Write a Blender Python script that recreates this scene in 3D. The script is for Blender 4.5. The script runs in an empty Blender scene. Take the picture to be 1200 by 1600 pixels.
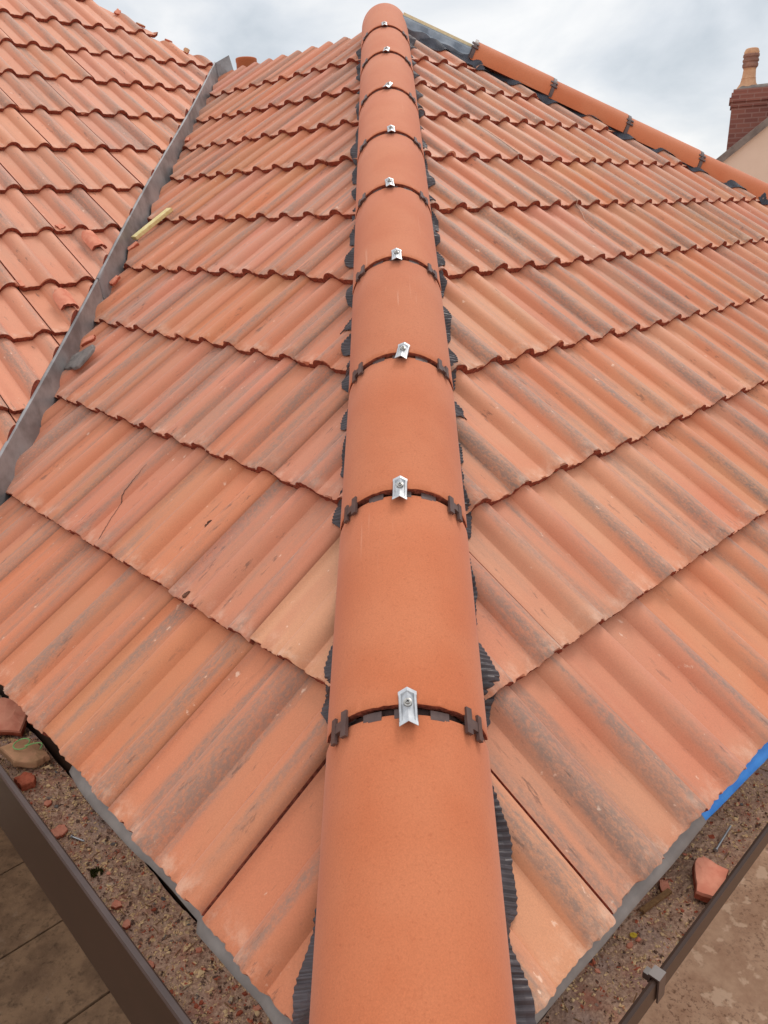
import bpy, bmesh, math, random
from mathutils import Vector, Matrix, noise as mnoise
C = bpy.context.scene.collection
scene = bpy.context.scene
R2 = math.sqrt(2.0)

# ------------------------------------------------------------------ camera
cam_d = bpy.data.cameras.new("camera")
cam = bpy.data.objects.new("camera", cam_d)
C.objects.link(cam)
cam_d.sensor_fit = 'VERTICAL'
cam_d.sensor_height = 24.0
cam_d.lens = 24.0 * 1182.9 / 1600.0
cam_d.clip_start = 0.02
cam_d.clip_end = 2000.0
_r = Vector((0.99921187, 0.02063339, -0.03391009))
_f = Vector((-0.03157922, 0.9308001, -0.36416195))
_u = Vector((0.02404961, 0.3649458, 0.9307181))
cm = Matrix.Identity(4)
for i in range(3):
    cm[i][0], cm[i][1], cm[i][2] = _r[i], _u[i], -_f[i]
cm.translation = Vector((0.00942239, -0.32237981, 0.98222366))
cam.matrix_world = cm
scene.camera = cam

# ------------------------------------------------------------------ world, sun, exposure
SUN_EL, SUN_AZ = math.radians(50), math.radians(22)     # azimuth clockwise from +Y
world = bpy.data.worlds.new("World")
scene.world = world
world.use_nodes = True
wn, wl = world.node_tree.nodes, world.node_tree.links
wn.clear()
w_out = wn.new('ShaderNodeOutputWorld')
w_mix = wn.new('ShaderNodeMixShader')
w_sky = wn.new('ShaderNodeTexSky'); w_sky.sky_type = 'NISHITA'; w_sky.sun_disc = False
w_sky.sun_elevation = SUN_EL; w_sky.sun_rotation = SUN_AZ
w_bs = wn.new('ShaderNodeBackground'); w_bs.inputs[1].default_value = 0.10
w_bc = wn.new('ShaderNodeBackground'); w_bc.inputs[1].default_value = 1.0
wl.new(w_sky.outputs[0], w_bs.inputs[0])
w_tc = wn.new('ShaderNodeTexCoord')
w_sep = wn.new('ShaderNodeSeparateXYZ'); wl.new(w_tc.outputs['Generated'], w_sep.inputs[0])
w_map = wn.new('ShaderNodeMapping'); w_map.inputs['Scale'].default_value = (1.0, 1.0, 2.4)
w_map.inputs['Location'].default_value = (0.35, 1.1, 0.4)
wl.new(w_tc.outputs['Generated'], w_map.inputs[0])
w_n1 = wn.new('ShaderNodeTexNoise'); w_n1.inputs['Scale'].default_value = 3.4
w_n1.inputs['Detail'].default_value = 7; w_n1.inputs['Roughness'].default_value = 0.52
w_n1.inputs['Distortion'].default_value = 0.35
wl.new(w_map.outputs[0], w_n1.inputs['Vector'])
w_ramp = wn.new('ShaderNodeValToRGB')
el = w_ramp.color_ramp.elements
el[0].position = 0.32; el[0].color = (0.55, 0.61, 0.67, 1)
el[1].position = 0.62; el[1].color = (1.0, 1.0, 1.0, 1)
e = el.new(0.46); e.color = (0.75, 0.79, 0.84, 1)
wl.new(w_n1.outputs['Fac'], w_ramp.inputs[0])
# overcast: the cloud layer is brighter overhead than at the horizon
w_el = wn.new('ShaderNodeMapRange')
w_el.inputs['From Min'].default_value = 0.25; w_el.inputs['From Max'].default_value = 1.0
w_el.inputs['To Min'].default_value = 1.0; w_el.inputs['To Max'].default_value = 1.62
wl.new(w_sep.outputs['Z'], w_el.inputs['Value'])
w_mul = wn.new('ShaderNodeVectorMath'); w_mul.operation = 'SCALE'
wl.new(w_ramp.outputs[0], w_mul.inputs[0]); wl.new(w_el.outputs[0], w_mul.inputs['Scale'])
wl.new(w_mul.outputs[0], w_bc.inputs[0])
w_mix.inputs[0].default_value = 0.93
wl.new(w_bs.outputs[0], w_mix.inputs[1]); wl.new(w_bc.outputs[0], w_mix.inputs[2])
wl.new(w_mix.outputs[0], w_out.inputs[0])

sun_d = bpy.data.lights.new("sun", 'SUN'); sun_d.energy = 1.3; sun_d.angle = math.radians(18)
sun_d.color = (1.0, 0.945, 0.87)
sun = bpy.data.objects.new("sun", sun_d); C.objects.link(sun)
sdir = Vector((math.sin(SUN_AZ) * math.cos(SUN_EL), math.cos(SUN_AZ) * math.cos(SUN_EL), math.sin(SUN_EL)))
sun.rotation_euler = sdir.to_track_quat('Z', 'Y').to_euler()
sun.location = sdir * 30

vs = scene.view_settings
vs.view_transform = 'Standard'; vs.look = 'None'; vs.gamma = 1.0; vs.use_curve_mapping = False
vs.exposure = 0.0
scene.cycles.max_bounces = 6

# ------------------------------------------------------------------ helpers
def lin(r, g, b):
    f = lambda c: c / 12.92 if c <= 0.04045 else ((c + 0.055) / 1.055) ** 2.4
    return (f(r / 255), f(g / 255), f(b / 255), 1)

def obj(name, verts, faces, mats, parent=None, smooth=False, loc=None, midx=None, sharp=None):
    me = bpy.data.meshes.new(name)
    me.from_pydata([tuple(v) for v in verts], [], [tuple(f) for f in faces])
    if not isinstance(mats, (list, tuple)): mats = [mats]
    for m in mats: me.materials.append(m)
    if midx:
        for p, i in zip(me.polygons, midx): p.material_index = i
    if smooth:
        for p in me.polygons: p.use_smooth = True
    me.update()
    bm = bmesh.new(); bm.from_mesh(me)
    bmesh.ops.recalc_face_normals(bm, faces=bm.faces)
    if smooth:
        lim = sharp or 0.7
        for ed in bm.edges:
            if len(ed.link_faces) == 2 and ed.calc_face_angle(0) > lim: ed.smooth = False
    bm.to_mesh(me); bm.free()
    o = bpy.data.objects.new(name, me)
    C.objects.link(o)
    if loc: o.location = loc
    if parent: o.parent = parent
    return o

def obj_bm(name, bm, mats, parent=None, smooth=False, sharp=0.7):
    me = bpy.data.meshes.new(name)
    bmesh.ops.recalc_face_normals(bm, faces=bm.faces)
    if smooth:
        for f in bm.faces: f.smooth = True
        for ed in bm.edges:
            if len(ed.link_faces) == 2 and ed.calc_face_angle(0) > sharp: ed.smooth = False
    bm.to_mesh(me); bm.free()
    if not isinstance(mats, (list, tuple)): mats = [mats]
    for m in mats: me.materials.append(m)
    o = bpy.data.objects.new(name, me); C.objects.link(o)
    if parent: o.parent = parent
    return o

def tag(o, label=None, cat=None, group=None, kind=None):
    if label: o['label'] = label
    if cat: o['category'] = cat
    if group: o['group'] = group
    if kind: o['kind'] = kind
    return o

def empty(name, loc=(0, 0, 0)):
    o = bpy.data.objects.new(name, None); C.objects.link(o); o.location = loc
    o.empty_display_size = 0.05
    return o

class MB:
    def __init__(s): s.v = []; s.f = []; s.m = []
    def quad_grid(s, rows, close=False, mi=0):
        b = len(s.v); n = len(rows[0])
        for r in rows: s.v += r
        for i in range(len(rows) - 1):
            for j in range(n - (0 if close else 1)):
                k = (j + 1) % n
                s.f.append((b + i * n + j, b + i * n + k, b + (i + 1) * n + k, b + (i + 1) * n + j)); s.m.append(mi)
        return b
    def box(s, o, ax, ay, az, mi=0):
        o, ax, ay, az = Vector(o), Vector(ax), Vector(ay), Vector(az)
        b = len(s.v)
        for k in (0, 1):
            for j in (0, 1):
                for i in (0, 1): s.v.append(o + ax * i + ay * j + az * k)
        for f in ((0, 1, 3, 2), (4, 6, 7, 5), (0, 4, 5, 1), (2, 3, 7, 6), (0, 2, 6, 4), (1, 5, 7, 3)):
            s.f.append(tuple(b + i for i in f)); s.m.append(mi)
    def tube(s, pts, r, n=8, mi=0, cap=True):
        rows = []
        for i, p in enumerate(pts):
            p = Vector(p)
            t = (Vector(pts[min(i + 1, len(pts) - 1)]) - Vector(pts[max(i - 1, 0)])).normalized()
            a = t.orthogonal().normalized() if i == 0 else (a - t * a.dot(t)).normalized()
            bb = t.cross(a)
            rr = r[i] if isinstance(r, (list, tuple)) else r
            rows.append([p + (a * math.cos(2 * math.pi * j / n) + bb * math.sin(2 * math.pi * j / n)) * rr for j in range(n)])
        b = s.quad_grid(rows, True, mi)
        if cap:
            s.f.append(tuple(b + j for j in range(n))); s.m.append(mi)
            k = b + (len(rows) - 1) * n
            s.f.append(tuple(k + j for j in range(n))); s.m.append(mi)
    def prism(s, poly, ex, mi=0):
        """poly: 3-D outline, ex: extrusion vector"""
        b = len(s.v); n = len(poly); ex = Vector(ex)
        s.v += [Vector(p) for p in poly] + [Vector(p) + ex for p in poly]
        s.f.append(tuple(b + i for i in range(n))); s.m.append(mi)
        s.f.append(tuple(b + n + i for i in range(n))); s.m.append(mi)
        for i in range(n):
            j = (i + 1) % n
            s.f.append((b + i, b + j, b + n + j, b + n + i)); s.m.append(mi)
    def build(s, name, mats, parent=None, smooth=False, sharp=None):
        return obj(name, s.v, s.f, mats, parent, smooth, None, s.m, sharp)

# ------------------------------------------------------------------ materials
class NT:
    def __init__(s, name, rough=0.7, spec=0.35, metal=0.0):
        s.m = bpy.data.materials.new(name); s.m.use_nodes = True
        s.n, s.l = s.m.node_tree.nodes, s.m.node_tree.links
        s.b = s.n['Principled BSDF']
        s.b.inputs['Roughness'].default_value = rough
        s.b.inputs['Specular IOR Level'].default_value = spec
        s.b.inputs['Metallic'].default_value = metal
        s.tc = s.n.new('ShaderNodeTexCoord')
        s.oi = s.n.new('ShaderNodeObjectInfo')
    def noise(s, scale=(1, 1, 1), sc=1.0, detail=3, rough=0.5, seed=None, vec=None, seedmul=60.0, dist=0.0):
        mp = s.n.new('ShaderNodeMapping'); mp.inputs['Scale'].default_value = scale
        s.l.new(vec or s.tc.outputs['Object'], mp.inputs[0])
        t = s.n.new('ShaderNodeTexNoise'); t.noise_dimensions = '4D'
        t.inputs['Scale'].default_value = sc; t.inputs['Detail'].default_value = detail
        t.inputs['Roughness'].default_value = rough; t.inputs['Distortion'].default_value = dist
        s.l.new(mp.outputs[0], t.inputs['Vector'])
        if seed == 'obj':
            mu = s.math('MULTIPLY', s.oi.outputs['Random'], seedmul); s.l.new(mu, t.inputs['W'])
        elif seed is not None: t.inputs['W'].default_value = seed
        return t.outputs['Fac']
    def math(s, op, a, b=None, clamp=False):
        n = s.n.new('ShaderNodeMath'); n.operation = op; n.use_clamp = clamp
        for i, v in enumerate((a, b)):
            if v is None: continue
            if isinstance(v, (int, float)): n.inputs[i].default_value = v
            else: s.l.new(v, n.inputs[i])
        return n.outputs[0]
    def step(s, v, lo, hi):
        n = s.n.new('ShaderNodeMapRange'); n.interpolation_type = 'SMOOTHSTEP'
        n.inputs['From Min'].default_value = lo; n.inputs['From Max'].default_value = hi
        s.l.new(v, n.inputs['Value']); return n.outputs[0]
    def mix(s, fac, a, b):
        n = s.n.new('ShaderNodeMix'); n.data_type = 'RGBA'
        if isinstance(fac, (int, float)): n.inputs[0].default_value = fac
        else: s.l.new(fac, n.inputs[0])
        for i, v in ((6, a), (7, b)):
            if isinstance(v, tuple): n.inputs[i].default_value = v
            else: s.l.new(v, n.inputs[i])
        return n.outputs[2]
    def hsv(s, col, h=0.5, sat=1.0, val=1.0):
        n = s.n.new('ShaderNodeHueSaturation')
        for i, v in ((0, h), (1, sat), (2, val)):
            if isinstance(v, (int, float)): n.inputs[i].default_value = v
            else: s.l.new(v, n.inputs[i])
        s.l.new(col, n.inputs[4]); return n.outputs[0]
    def xyz(s, out='Object'):
        n = s.n.new('ShaderNodeSeparateXYZ'); s.l.new(s.tc.outputs[out], n.inputs[0]); return n.outputs
    def color(s, c):
        if isinstance(c, tuple): s.b.inputs['Base Color'].default_value = c
        else: s.l.new(c, s.b.inputs['Base Color'])
    def bump(s, h, strength=0.2, dist=0.002):
        n = s.n.new('ShaderNodeBump'); n.inputs['Strength'].default_value = strength
        n.inputs['Distance'].default_value = dist; s.l.new(h, n.inputs['Height'])
        s.l.new(n.outputs[0], s.b.inputs['Normal'])

PITCH = 0.1405
def tile_material(name, base, base2, grey_lo, grey_hi, roll_pref, streak, sx=17):
    """terracotta concrete with pigment streaked along the rolls; local x = across, y = up the tile"""
    t = NT(name, 0.62, 0.35)
    x, y, z = t.xyz()
    big = t.noise((1, 1, 1), 3.0, 3, 0.5, 'obj')
    col = t.mix(t.step(big, 0.35, 0.68), base, base2)
    # each tile comes out of the kiln a little different
    rv = t.noise((0.0, 0.0, 0.0), 1.0, 0, 0.5, 'obj', seedmul=211.0)
    rh = t.noise((0.0, 0.0, 0.0), 1.0, 0, 0.5, 'obj', seedmul=97.0)
    # antique grey-brown pigment, streaked down the slope, strongest on the rolls (z = roll height)
    st = t.noise((sx, 1.3, 6), 1.0, 4, 0.55, 'obj', seedmul=83.0, dist=0.25)
    perroll = t.noise((7.1, 0.35, 0), 1.0, 1, 0.5, 'obj', seedmul=151.0)
    roll = t.step(z, -0.004, 0.017)
    m = t.math('ADD', st, t.math('MULTIPLY', t.math('SUBTRACT', perroll, 0.5), 0.75))
    m = t.math('ADD', m, t.math('MULTIPLY', roll, roll_pref))
    g = t.step(m, grey_lo, grey_hi)
    fine = t.noise((90, 7, 30), 1.0, 4, 0.7, 'obj', seedmul=31.0)
    g = t.math('MULTIPLY', g, t.step(fine, 0.16, 0.60))
    grn = t.noise((1, 0.6, 1), 210, 3, 0.7, 'obj', seedmul=13.0)
    g = t.math('MULTIPLY', g, t.math('ADD', t.math('MULTIPLY', t.step(grn, 0.36, 0.58), 0.6), 0.4))
    gcol = t.mix(rh, lin(150, 116, 98), lin(122, 104, 95))
    col = t.mix(t.math('MULTIPLY', g, streak), col, gcol)
    # rusty redder burnish
    rb = t.noise((13, 2.0, 6), 1.0, 2, 0.5, 'obj', seedmul=43.0)
    col = t.mix(t.math('MULTIPLY', t.step(rb, 0.55, 0.75), 0.4), col, lin(190, 98, 66))
    # scuffs: short dark rubbed marks
    sc = t.noise((75, 16, 40), 1.0, 5, 0.72, 'obj', seedmul=19.0)
    scm = t.noise((6, 4, 4), 1.0, 2, 0.5, 'obj', seedmul=11.0)
    col = t.mix(t.math('MULTIPLY', t.math('MULTIPLY', t.step(sc, 0.575, 0.66), t.step(scm, 0.45, 0.62)), 0.62), col, lin(92, 66, 56))
    # pale bloom at the nose of the tile and in scattered dabs
    bl = t.noise((26, 20, 20), 1.0, 5, 0.7, 'obj', seedmul=71.0)
    nose = t.math('SUBTRACT', 1.0, t.step(y, 0.002, 0.055))
    bm_ = t.math('MULTIPLY', t.step(bl, 0.46, 0.68), nose)
    dab = t.noise((55, 34, 40), 1.0, 4, 0.6, 'obj', seedmul=37.0)
    bm_ = t.math('ADD', t.math('MULTIPLY', bm_, 0.38), t.math('MULTIPLY', t.step(dab, 0.665, 0.73), 0.6), clamp=True)
    col = t.mix(bm_, col, lin(236, 196, 170))
    # sand grain
    gr = t.noise((1, 1, 1), 420.0, 3, 0.75, 'obj')
    col = t.hsv(col, 0.5, 1.0, t.math('ADD', t.math('MULTIPLY', gr, 0.5), 0.76))
    col = t.hsv(col, t.math('ADD', t.math('MULTIPLY', t.math('SUBTRACT', rh, 0.5), 0.014), 0.5045),
                t.math('ADD', t.math('MULTIPLY', rh, 0.2), 0.84), t.math('ADD', t.math('MULTIPLY', rv, 0.34), 0.83))
    t.color(col)
    med = t.noise((60, 60, 60), 1.0, 3, 0.6, 'obj')
    t.bump(t.math('ADD', gr, t.math('MULTIPLY', med, 1.5)), 0.22, 0.0015)
    t.b.inputs['Sheen Weight'].default_value = 0.12; t.b.inputs['Sheen Roughness'].default_value = 0.5
    return t.m

M = {}
M['tile_l'] = tile_material('terracotta_streaked', lin(200, 108, 70), lin(193, 115, 78), 0.45, 0.68, 0.06, 0.80, 23)
M['tile_r'] = tile_material('terracotta_greyed_rolls', lin(203, 113, 75), lin(203, 132, 95), 0.49, 0.74, 0.20, 0.88, 20)
M['tile_m'] = tile_material('terracotta_older', lin(210, 124, 87), lin(208, 132, 98), 0.50, 0.76, 0.18, 0.80)

def mat_edge():
    t = NT('broken_tile_edge', 0.9, 0.15)
    n = t.noise((1, 1, 1), 140, 4, 0.7, 'obj')
    n2 = t.noise((1, 1, 1), 40, 3, 0.6, 'obj')
    c = t.mix(t.step(n, 0.3, 0.7), lin(106, 54, 43), lin(166, 88, 68))
    c = t.mix(t.step(n2, 0.64, 0.78), c, lin(188, 116, 92))
    t.color(c); t.bump(t.math('ADD', n, n2), 0.7, 0.006); return t.m
M['edge'] = mat_edge()

def mat_hip():
    t = NT('hip_tile_clay', 0.82, 0.22)
    big = t.noise((1, 1, 1), 6, 3, 0.5, 'obj')
    c = t.mix(t.step(big, 0.3, 0.7), lin(192, 107, 68), lin(198, 118, 80))
    sp = t.noise((1, 1, 1), 190, 3, 0.65, 'obj')
    c = t.mix(t.math('MULTIPLY', t.step(sp, 0.54, 0.72), 0.32), c, lin(164, 82, 50))
    sc = t.noise((110, 2.2, 60), 1.0, 4, 0.6, 'obj', seedmul=29)
    scm = t.noise((5, 3, 5), 1.0, 2, 0.5, 'obj', seedmul=17)
    c = t.mix(t.math('MULTIPLY', t.math('MULTIPLY', t.step(sc, 0.64, 0.72), t.step(scm, 0.52, 0.64)), 0.32), c, lin(238, 200, 176))
    gr = t.noise((1, 1, 1), 420, 3, 0.75, 'obj')
    rv = t.noise((0, 0, 0), 1.0, 0, 0.5, 'obj', seedmul=211.0)
    c = t.hsv(c, 0.5, 1.0, t.math('ADD', t.math('ADD', t.math('MULTIPLY', gr, 0.55), 0.60), t.math('MULTIPLY', rv, 0.28)))
    t.color(c); t.bump(t.math('ADD', gr, t.math('MULTIPLY', sp, 0.6)), 0.16, 0.0012)
    t.b.inputs['Sheen Weight'].default_value = 0.15; t.b.inputs['Sheen Roughness'].default_value = 0.5
    return t.m
M['hip'] = mat_hip()

def simple(name, c1, c2, sc=30, rough=0.6, spec=0.4, metal=0.0, bump=0.0, detail=4, lo=0.35, hi=0.65, scale=(1, 1, 1), bd=0.002):
    t = NT(name, rough, spec, metal)
    n = t.noise(scale, sc, detail, 0.6, 'obj')
    t.color(t.mix(t.step(n, lo, hi), c1, c2))
    if bump: t.bump(n, bump, bd)
    return t.m
M['plastic'] = simple('brown_plastic', lin(82, 62, 58), lin(96, 74, 68), 60, 0.45, 0.4)
M['roll'] = simple('pleated_charcoal_foil', lin(62, 53, 54), lin(82, 72, 74), 25, 0.42, 0.45, 0.1)
M['steel'] = simple('bright_steel', lin(176, 176, 178), lin(196, 196, 197), 90, 0.45, 0.5, 0.75)
M['screw'] = simple('screw_steel', lin(150, 146, 140), lin(190, 186, 180), 200, 0.35, 0.5, 0.8)
M['dark'] = simple('recess_shade_dark', lin(38, 30, 28), lin(46, 38, 34), 60, 0.8)  # dark colour standing in for shade inside the crack and screw slot
M['galv'] = simple('weathered_galvanised', lin(120, 115, 114), lin(156, 152, 151), 9, 0.5, 0.5, 0.3, 0.08)
M['felt_grey'] = simple('grey_underlay', lin(130, 122, 117), lin(148, 140, 134), 16, 0.75, 0.3, 0, 0.15)
M['felt_dark'] = simple('slate_blue_underlay', lin(104, 112, 122), lin(128, 136, 146), 14, 0.7, 0.3, 0, 0.15)
M['felt_shade'] = simple('charcoal_underlay_shade', lin(58, 58, 64), lin(76, 78, 86), 14, 0.7, 0.3, 0, 0.15)  # underlay darkened so its colour also carries the shade below the far hip
M['blue'] = simple('blue_membrane', lin(44, 128, 214), lin(62, 146, 228), 22, 0.5, 0.4, 0, 0.1)
M['timber'] = simple('pale_batten', lin(226, 206, 160), lin(238, 222, 182), 1.0, 0.7, 0.3, 0, 0.1, scale=(60, 60, 60))
M['offcut'] = simple('yellow_treated_timber', lin(212, 192, 128), lin(230, 212, 156), 60, 0.7, 0.3, 0, 0.15)
M['gutter'] = simple('brown_upvc', lin(56, 39, 30), lin(62, 43, 34), 5, 0.42, 0.35, 0, 0.03)
M['gutter_lip'] = simple('brown_upvc_lip', lin(70, 54, 49), lin(80, 63, 58), 12, 0.4, 0.45)
M['shard'] = simple('broken_terracotta', lin(206, 124, 98), lin(222, 146, 118), 34, 0.8, 0.2, 0, 0.4)
M['shard_buff'] = simple('buff_mortar_shard', lin(196, 142, 108), lin(176, 132, 96), 50, 0.9, 0.15, 0, 0.6)
M['shard_red'] = simple('raw_red_break', lin(150, 72, 50), lin(186, 100, 74), 80, 0.9, 0.15, 0, 0.8, bd=0.005)
M['wire'] = simple('green_wire', lin(118, 168, 96), lin(136, 186, 110), 40, 0.45)
M['moss'] = simple('moss', lin(44, 46, 20), lin(74, 72, 30), 60, 0.95, 0.1)
M['clod'] = simple('dark_clod', lin(74, 50, 40), lin(112, 76, 60), 90, 0.95, 0.1, 0, 0.7, bd=0.005)
M['leadscrap'] = simple('grey_slate_scrap', lin(104, 96, 92), lin(128, 118, 112), 40, 0.7, 0.3, 0, 0.3)
M['string'] = simple('pale_string', lin(196, 160, 138), lin(214, 182, 160), 80, 0.8)
M['wood_dark'] = simple('weathered_wood', lin(128, 92, 62), lin(150, 112, 74), 1, 0.85, 0.2, 0, 0.3, scale=(200, 200, 12))
M['render'] = simple('peach_render', lin(226, 200, 180), lin(222, 196, 175), 3, 0.9, 0.2, 0, 0.05)
M['verge'] = simple('dark_verge', lin(112, 100, 94), lin(136, 124, 116), 6, 0.8, 0.3, 0, 0.1)
M['slate'] = simple('grey_slates', lin(92, 88, 90), lin(118, 112, 112), 5, 0.7, 0.3, 0, 0.2)
M['pot'] = simple('buff_chimney_pot', lin(212, 168, 132), lin(196, 148, 114), 9, 0.8, 0.2, 0, 0.05)
M['pot_dark'] = simple('sooted_pot', lin(140, 104, 92), lin(166, 126, 108), 9, 0.85, 0.2)
M['wall'] = simple('pale_house_render', lin(204, 188, 166), lin(190, 172, 150), 3, 0.9, 0.2, 0, 0.05)
M['deck'] = simple('roofing_deck', lin(70, 62, 58), lin(86, 76, 70), 8, 0.9, 0.2)
M['yellow'] = simple('yellow_petal', lin(208, 168, 40), lin(222, 186, 60), 40, 0.7)

def mat_brick():
    t = NT('chimney_brick', 0.9, 0.2)
    br = t.n.new('ShaderNodeTexBrick')
    mp = t.n.new('ShaderNodeMapping'); mp.inputs['Rotation'].default_value = (math.radians(90), 0, 0)
    t.l.new(t.tc.outputs['Object'], mp.inputs[0]); t.l.new(mp.outputs[0], br.inputs['Vector'])
    br.inputs['Scale'].default_value = 1.0
    br.inputs['Brick Width'].default_value = 0.225; br.inputs['Row Height'].default_value = 0.075
    br.inputs['Mortar Size'].default_value = 0.010
    br.inputs['Color1'].default_value = lin(152, 98, 84); br.inputs['Color2'].default_value = lin(132, 82, 72)
    br.inputs['Mortar'].default_value = lin(158, 118, 106)
    n = t.noise((1, 1, 1), 6, 4, 0.6)
    t.color(t.mix(t.math('MULTIPLY', n, 0.4), br.outputs['Color'], lin(120, 74, 70))); return t.m
M['brick'] = mat_brick()

def mat_gravel():
    t = NT('gutter_silt', 0.95, 0.15)
    n = t.noise((1, 1, 1), 16, 4, 0.6); n2 = t.noise((1, 1, 1), 160, 4, 0.7); n3 = t.noise((1, 1, 1), 7, 3, 0.6)
    c = t.mix(t.step(n2, 0.3, 0.7), lin(160, 120, 98), lin(220, 178, 150))
    c = t.mix(t.step(n, 0.5, 0.75), c, lin(178, 112, 90))
    c = t.mix(t.math('MULTIPLY', t.step(n3, 0.52, 0.68), 0.6), c, lin(176, 148, 138))
    t.color(c); t.bump(n2, 0.8, 0.006); return t.m
M['silt'] = mat_gravel()
def mat_pebble():
    t = NT('grit', 0.9, 0.2)
    n = t.noise((1, 1, 1), 45, 2, 0.5)
    n2 = t.noise((1, 1, 1), 70, 2, 0.5, 4.0)
    c = t.mix(t.step(n, 0.40, 0.52), lin(166, 124, 102), lin(232, 194, 146))
    c = t.mix(t.step(n2, 0.56, 0.62), c, lin(186, 98, 72))
    n5 = t.noise((1, 1, 1), 95, 2, 0.5, 14.0)
    c = t.mix(t.step(n5, 0.54, 0.58), c, lin(112, 84, 70))
    n4 = t.noise((1, 1, 1), 60, 2, 0.5, 9.0)
    c = t.mix(t.math('MULTIPLY', t.step(n4, 0.60, 0.65), 0.6), c, lin(150, 136, 126))
    t.color(c); return t.m
M['grit'] = mat_pebble()

def mat_slabs():
    t = NT('paving_slabs', 0.9, 0.2)
    n = t.noise((1, 1, 1), 5, 7, 0.7); n2 = t.noise((1, 1, 1), 30, 6, 0.75); n3 = t.noise((1, 1, 1), 7, 5, 0.65, 3.0)
    c = t.mix(t.step(n, 0.35, 0.65), lin(116, 91, 72), lin(152, 122, 96))
    c = t.mix(t.math('MULTIPLY', t.step(n2, 0.5, 0.68), 0.6), c, lin(58, 45, 38))
    c = t.mix(t.math('MULTIPLY', t.step(n3, 0.60, 0.70), 0.5), c, lin(160, 138, 120))
    t.color(c); t.bump(n2, 0.4, 0.01); return t.m
M['slab'] = mat_slabs()
def mat_yard():
    t = NT('dusty_concrete', 0.95, 0.15)
    n = t.noise((1, 1, 1), 6, 7, 0.7); n2 = t.noise((1, 1, 1), 45, 5, 0.75); n3 = t.noise((1, 1, 1), 9, 4, 0.55, 5.0)
    n4 = t.noise((1, 1, 1), 3, 4, 0.6, 8.0)
    c = t.mix(t.step(n, 0.3, 0.7), lin(182, 140, 112), lin(212, 172, 142))
    c = t.mix(t.math('MULTIPLY', t.step(n2, 0.50, 0.62), t.step(n4, 0.35, 0.62)), c, lin(130, 94, 74))
    c = t.mix(t.math('MULTIPLY', t.step(n3, 0.57, 0.63), 0.75), c, lin(230, 194, 164))
    t.color(c); t.bump(n2, 0.3, 0.01); return t.m
M['yard'] = mat_yard()
M['joint'] = simple('dark_joint', lin(66, 58, 52), lin(84, 74, 66), 30, 0.9)

# ------------------------------------------------------------------ roof geometry
AL = math.radians(32.172)
SA, CA, T = math.sin(AL), math.cos(AL), math.tan(AL)
BE = math.atan(T / R2)
HIP = Vector((0, math.cos(BE), math.sin(BE)))            # up the hip
HN = Vector((0, -math.sin(BE), math.cos(BE)))            # away from the hip
UL, VL = Vector((1, -1, 0)) / R2, Vector((CA / R2, CA / R2, SA))
UR, VR = Vector((1, 1, 0)) / R2, Vector((-CA / R2, CA / R2, SA))
NL, NR = UL.cross(VL), UR.cross(VR)
VAPEX = 3.62
APEX = Vector((0, R2 * VAPEX * CA, VAPEX * SA))
HIP2 = Vector((math.cos(BE), 0, -math.sin(BE)))
STEP = 0.020                                             # tile thickness at the lap
XVAL = -1.193                                            # valley upstand
MD = -0.8284                                             # main roof plane: NR . P = MD
OM = NR * MD

def profile(x, c0, H=0.0235):
    """height of the double roll at x across the tile"""
    d = (x - c0 + PITCH / 2) % PITCH - PITCH / 2
    a = abs(d) / 0.0355
    if a >= 1: return 0.0
    return H * (1 - a * a) ** 0.78

class Slope:
    def __init__(s, U, V, O, courses, joint0, tw, roll_off, rib=-1, H=0.0235):
        s.rib = rib; s.H = H
        s.U, s.V, s.N, s.O = U, V, U.cross(V), Vector(O)
        s.co, s.j0, s.tw, s.ro = courses, joint0, tw, roll_off   # courses: list of (a, b): v = a + b u
    def line(s, k, u): a, b = s.co[k]; return a + b * u
    def P(s, u, v, w=0.0): return s.O + s.U * u + s.V * v + s.N * w
    def wtop(s, u, v):
        k = 0
        while k + 1 < len(s.co) and s.line(k + 1, u) <= v: k += 1
        v0 = s.line(k, u); g = (s.line(k + 1, u) - v0) if k + 1 < len(s.co) else 0.35
        x = (u - s.j0) % s.tw
        return -STEP * min(1.2, (v - v0) / g) + profile(x, s.ro, s.H)
    def uv(s, P): d = Vector(P) - s.O; return d.dot(s.U), d.dot(s.V)

SL = Slope(UL, VL, (0, 0, 0), [(0.1298, -0.0073), (0.503, 0.009), (0.8281, -0.006), (1.16, -0.018), (1.5219, -0.0045), (1.8634, 0), (2.2229, 0),
                               (2.5376, 0), (2.8648, 0), (3.2128, 0)], -0.53, 0.2915, 0.255 - PITCH, 1, 0.0205)
SR = Slope(UR, VR, (0, 0, 0), [(0.1396, 0.004), (0.4862, -0.010), (0.7965, 0.006), (1.160, 0.002), (1.548, -0.009), (1.884, -0.006), (2.2272, -0.0044),
                               (2.5669, -0.0024), (2.863, 0), (3.1506, 0)], 0.515, 0.2812, 0.245 - PITCH)
SM = Slope(UR, VR, OM, [(1.10, 0), (1.455, 0), (1.81, 0), (2.165, 0), (2.505, 0.003), (2.78, 0.006), (3.125, 0.012), (3.44, 0.015), (3.795, 0.018), (4.17, 0.010), (4.57, 0.0), (4.975, -0.012),
                        (5.39, -0.018), (5.78, 0), (6.14, 0)], 1.095, 0.2835, 0.255 - PITCH, -1, 0.0255)

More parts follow.
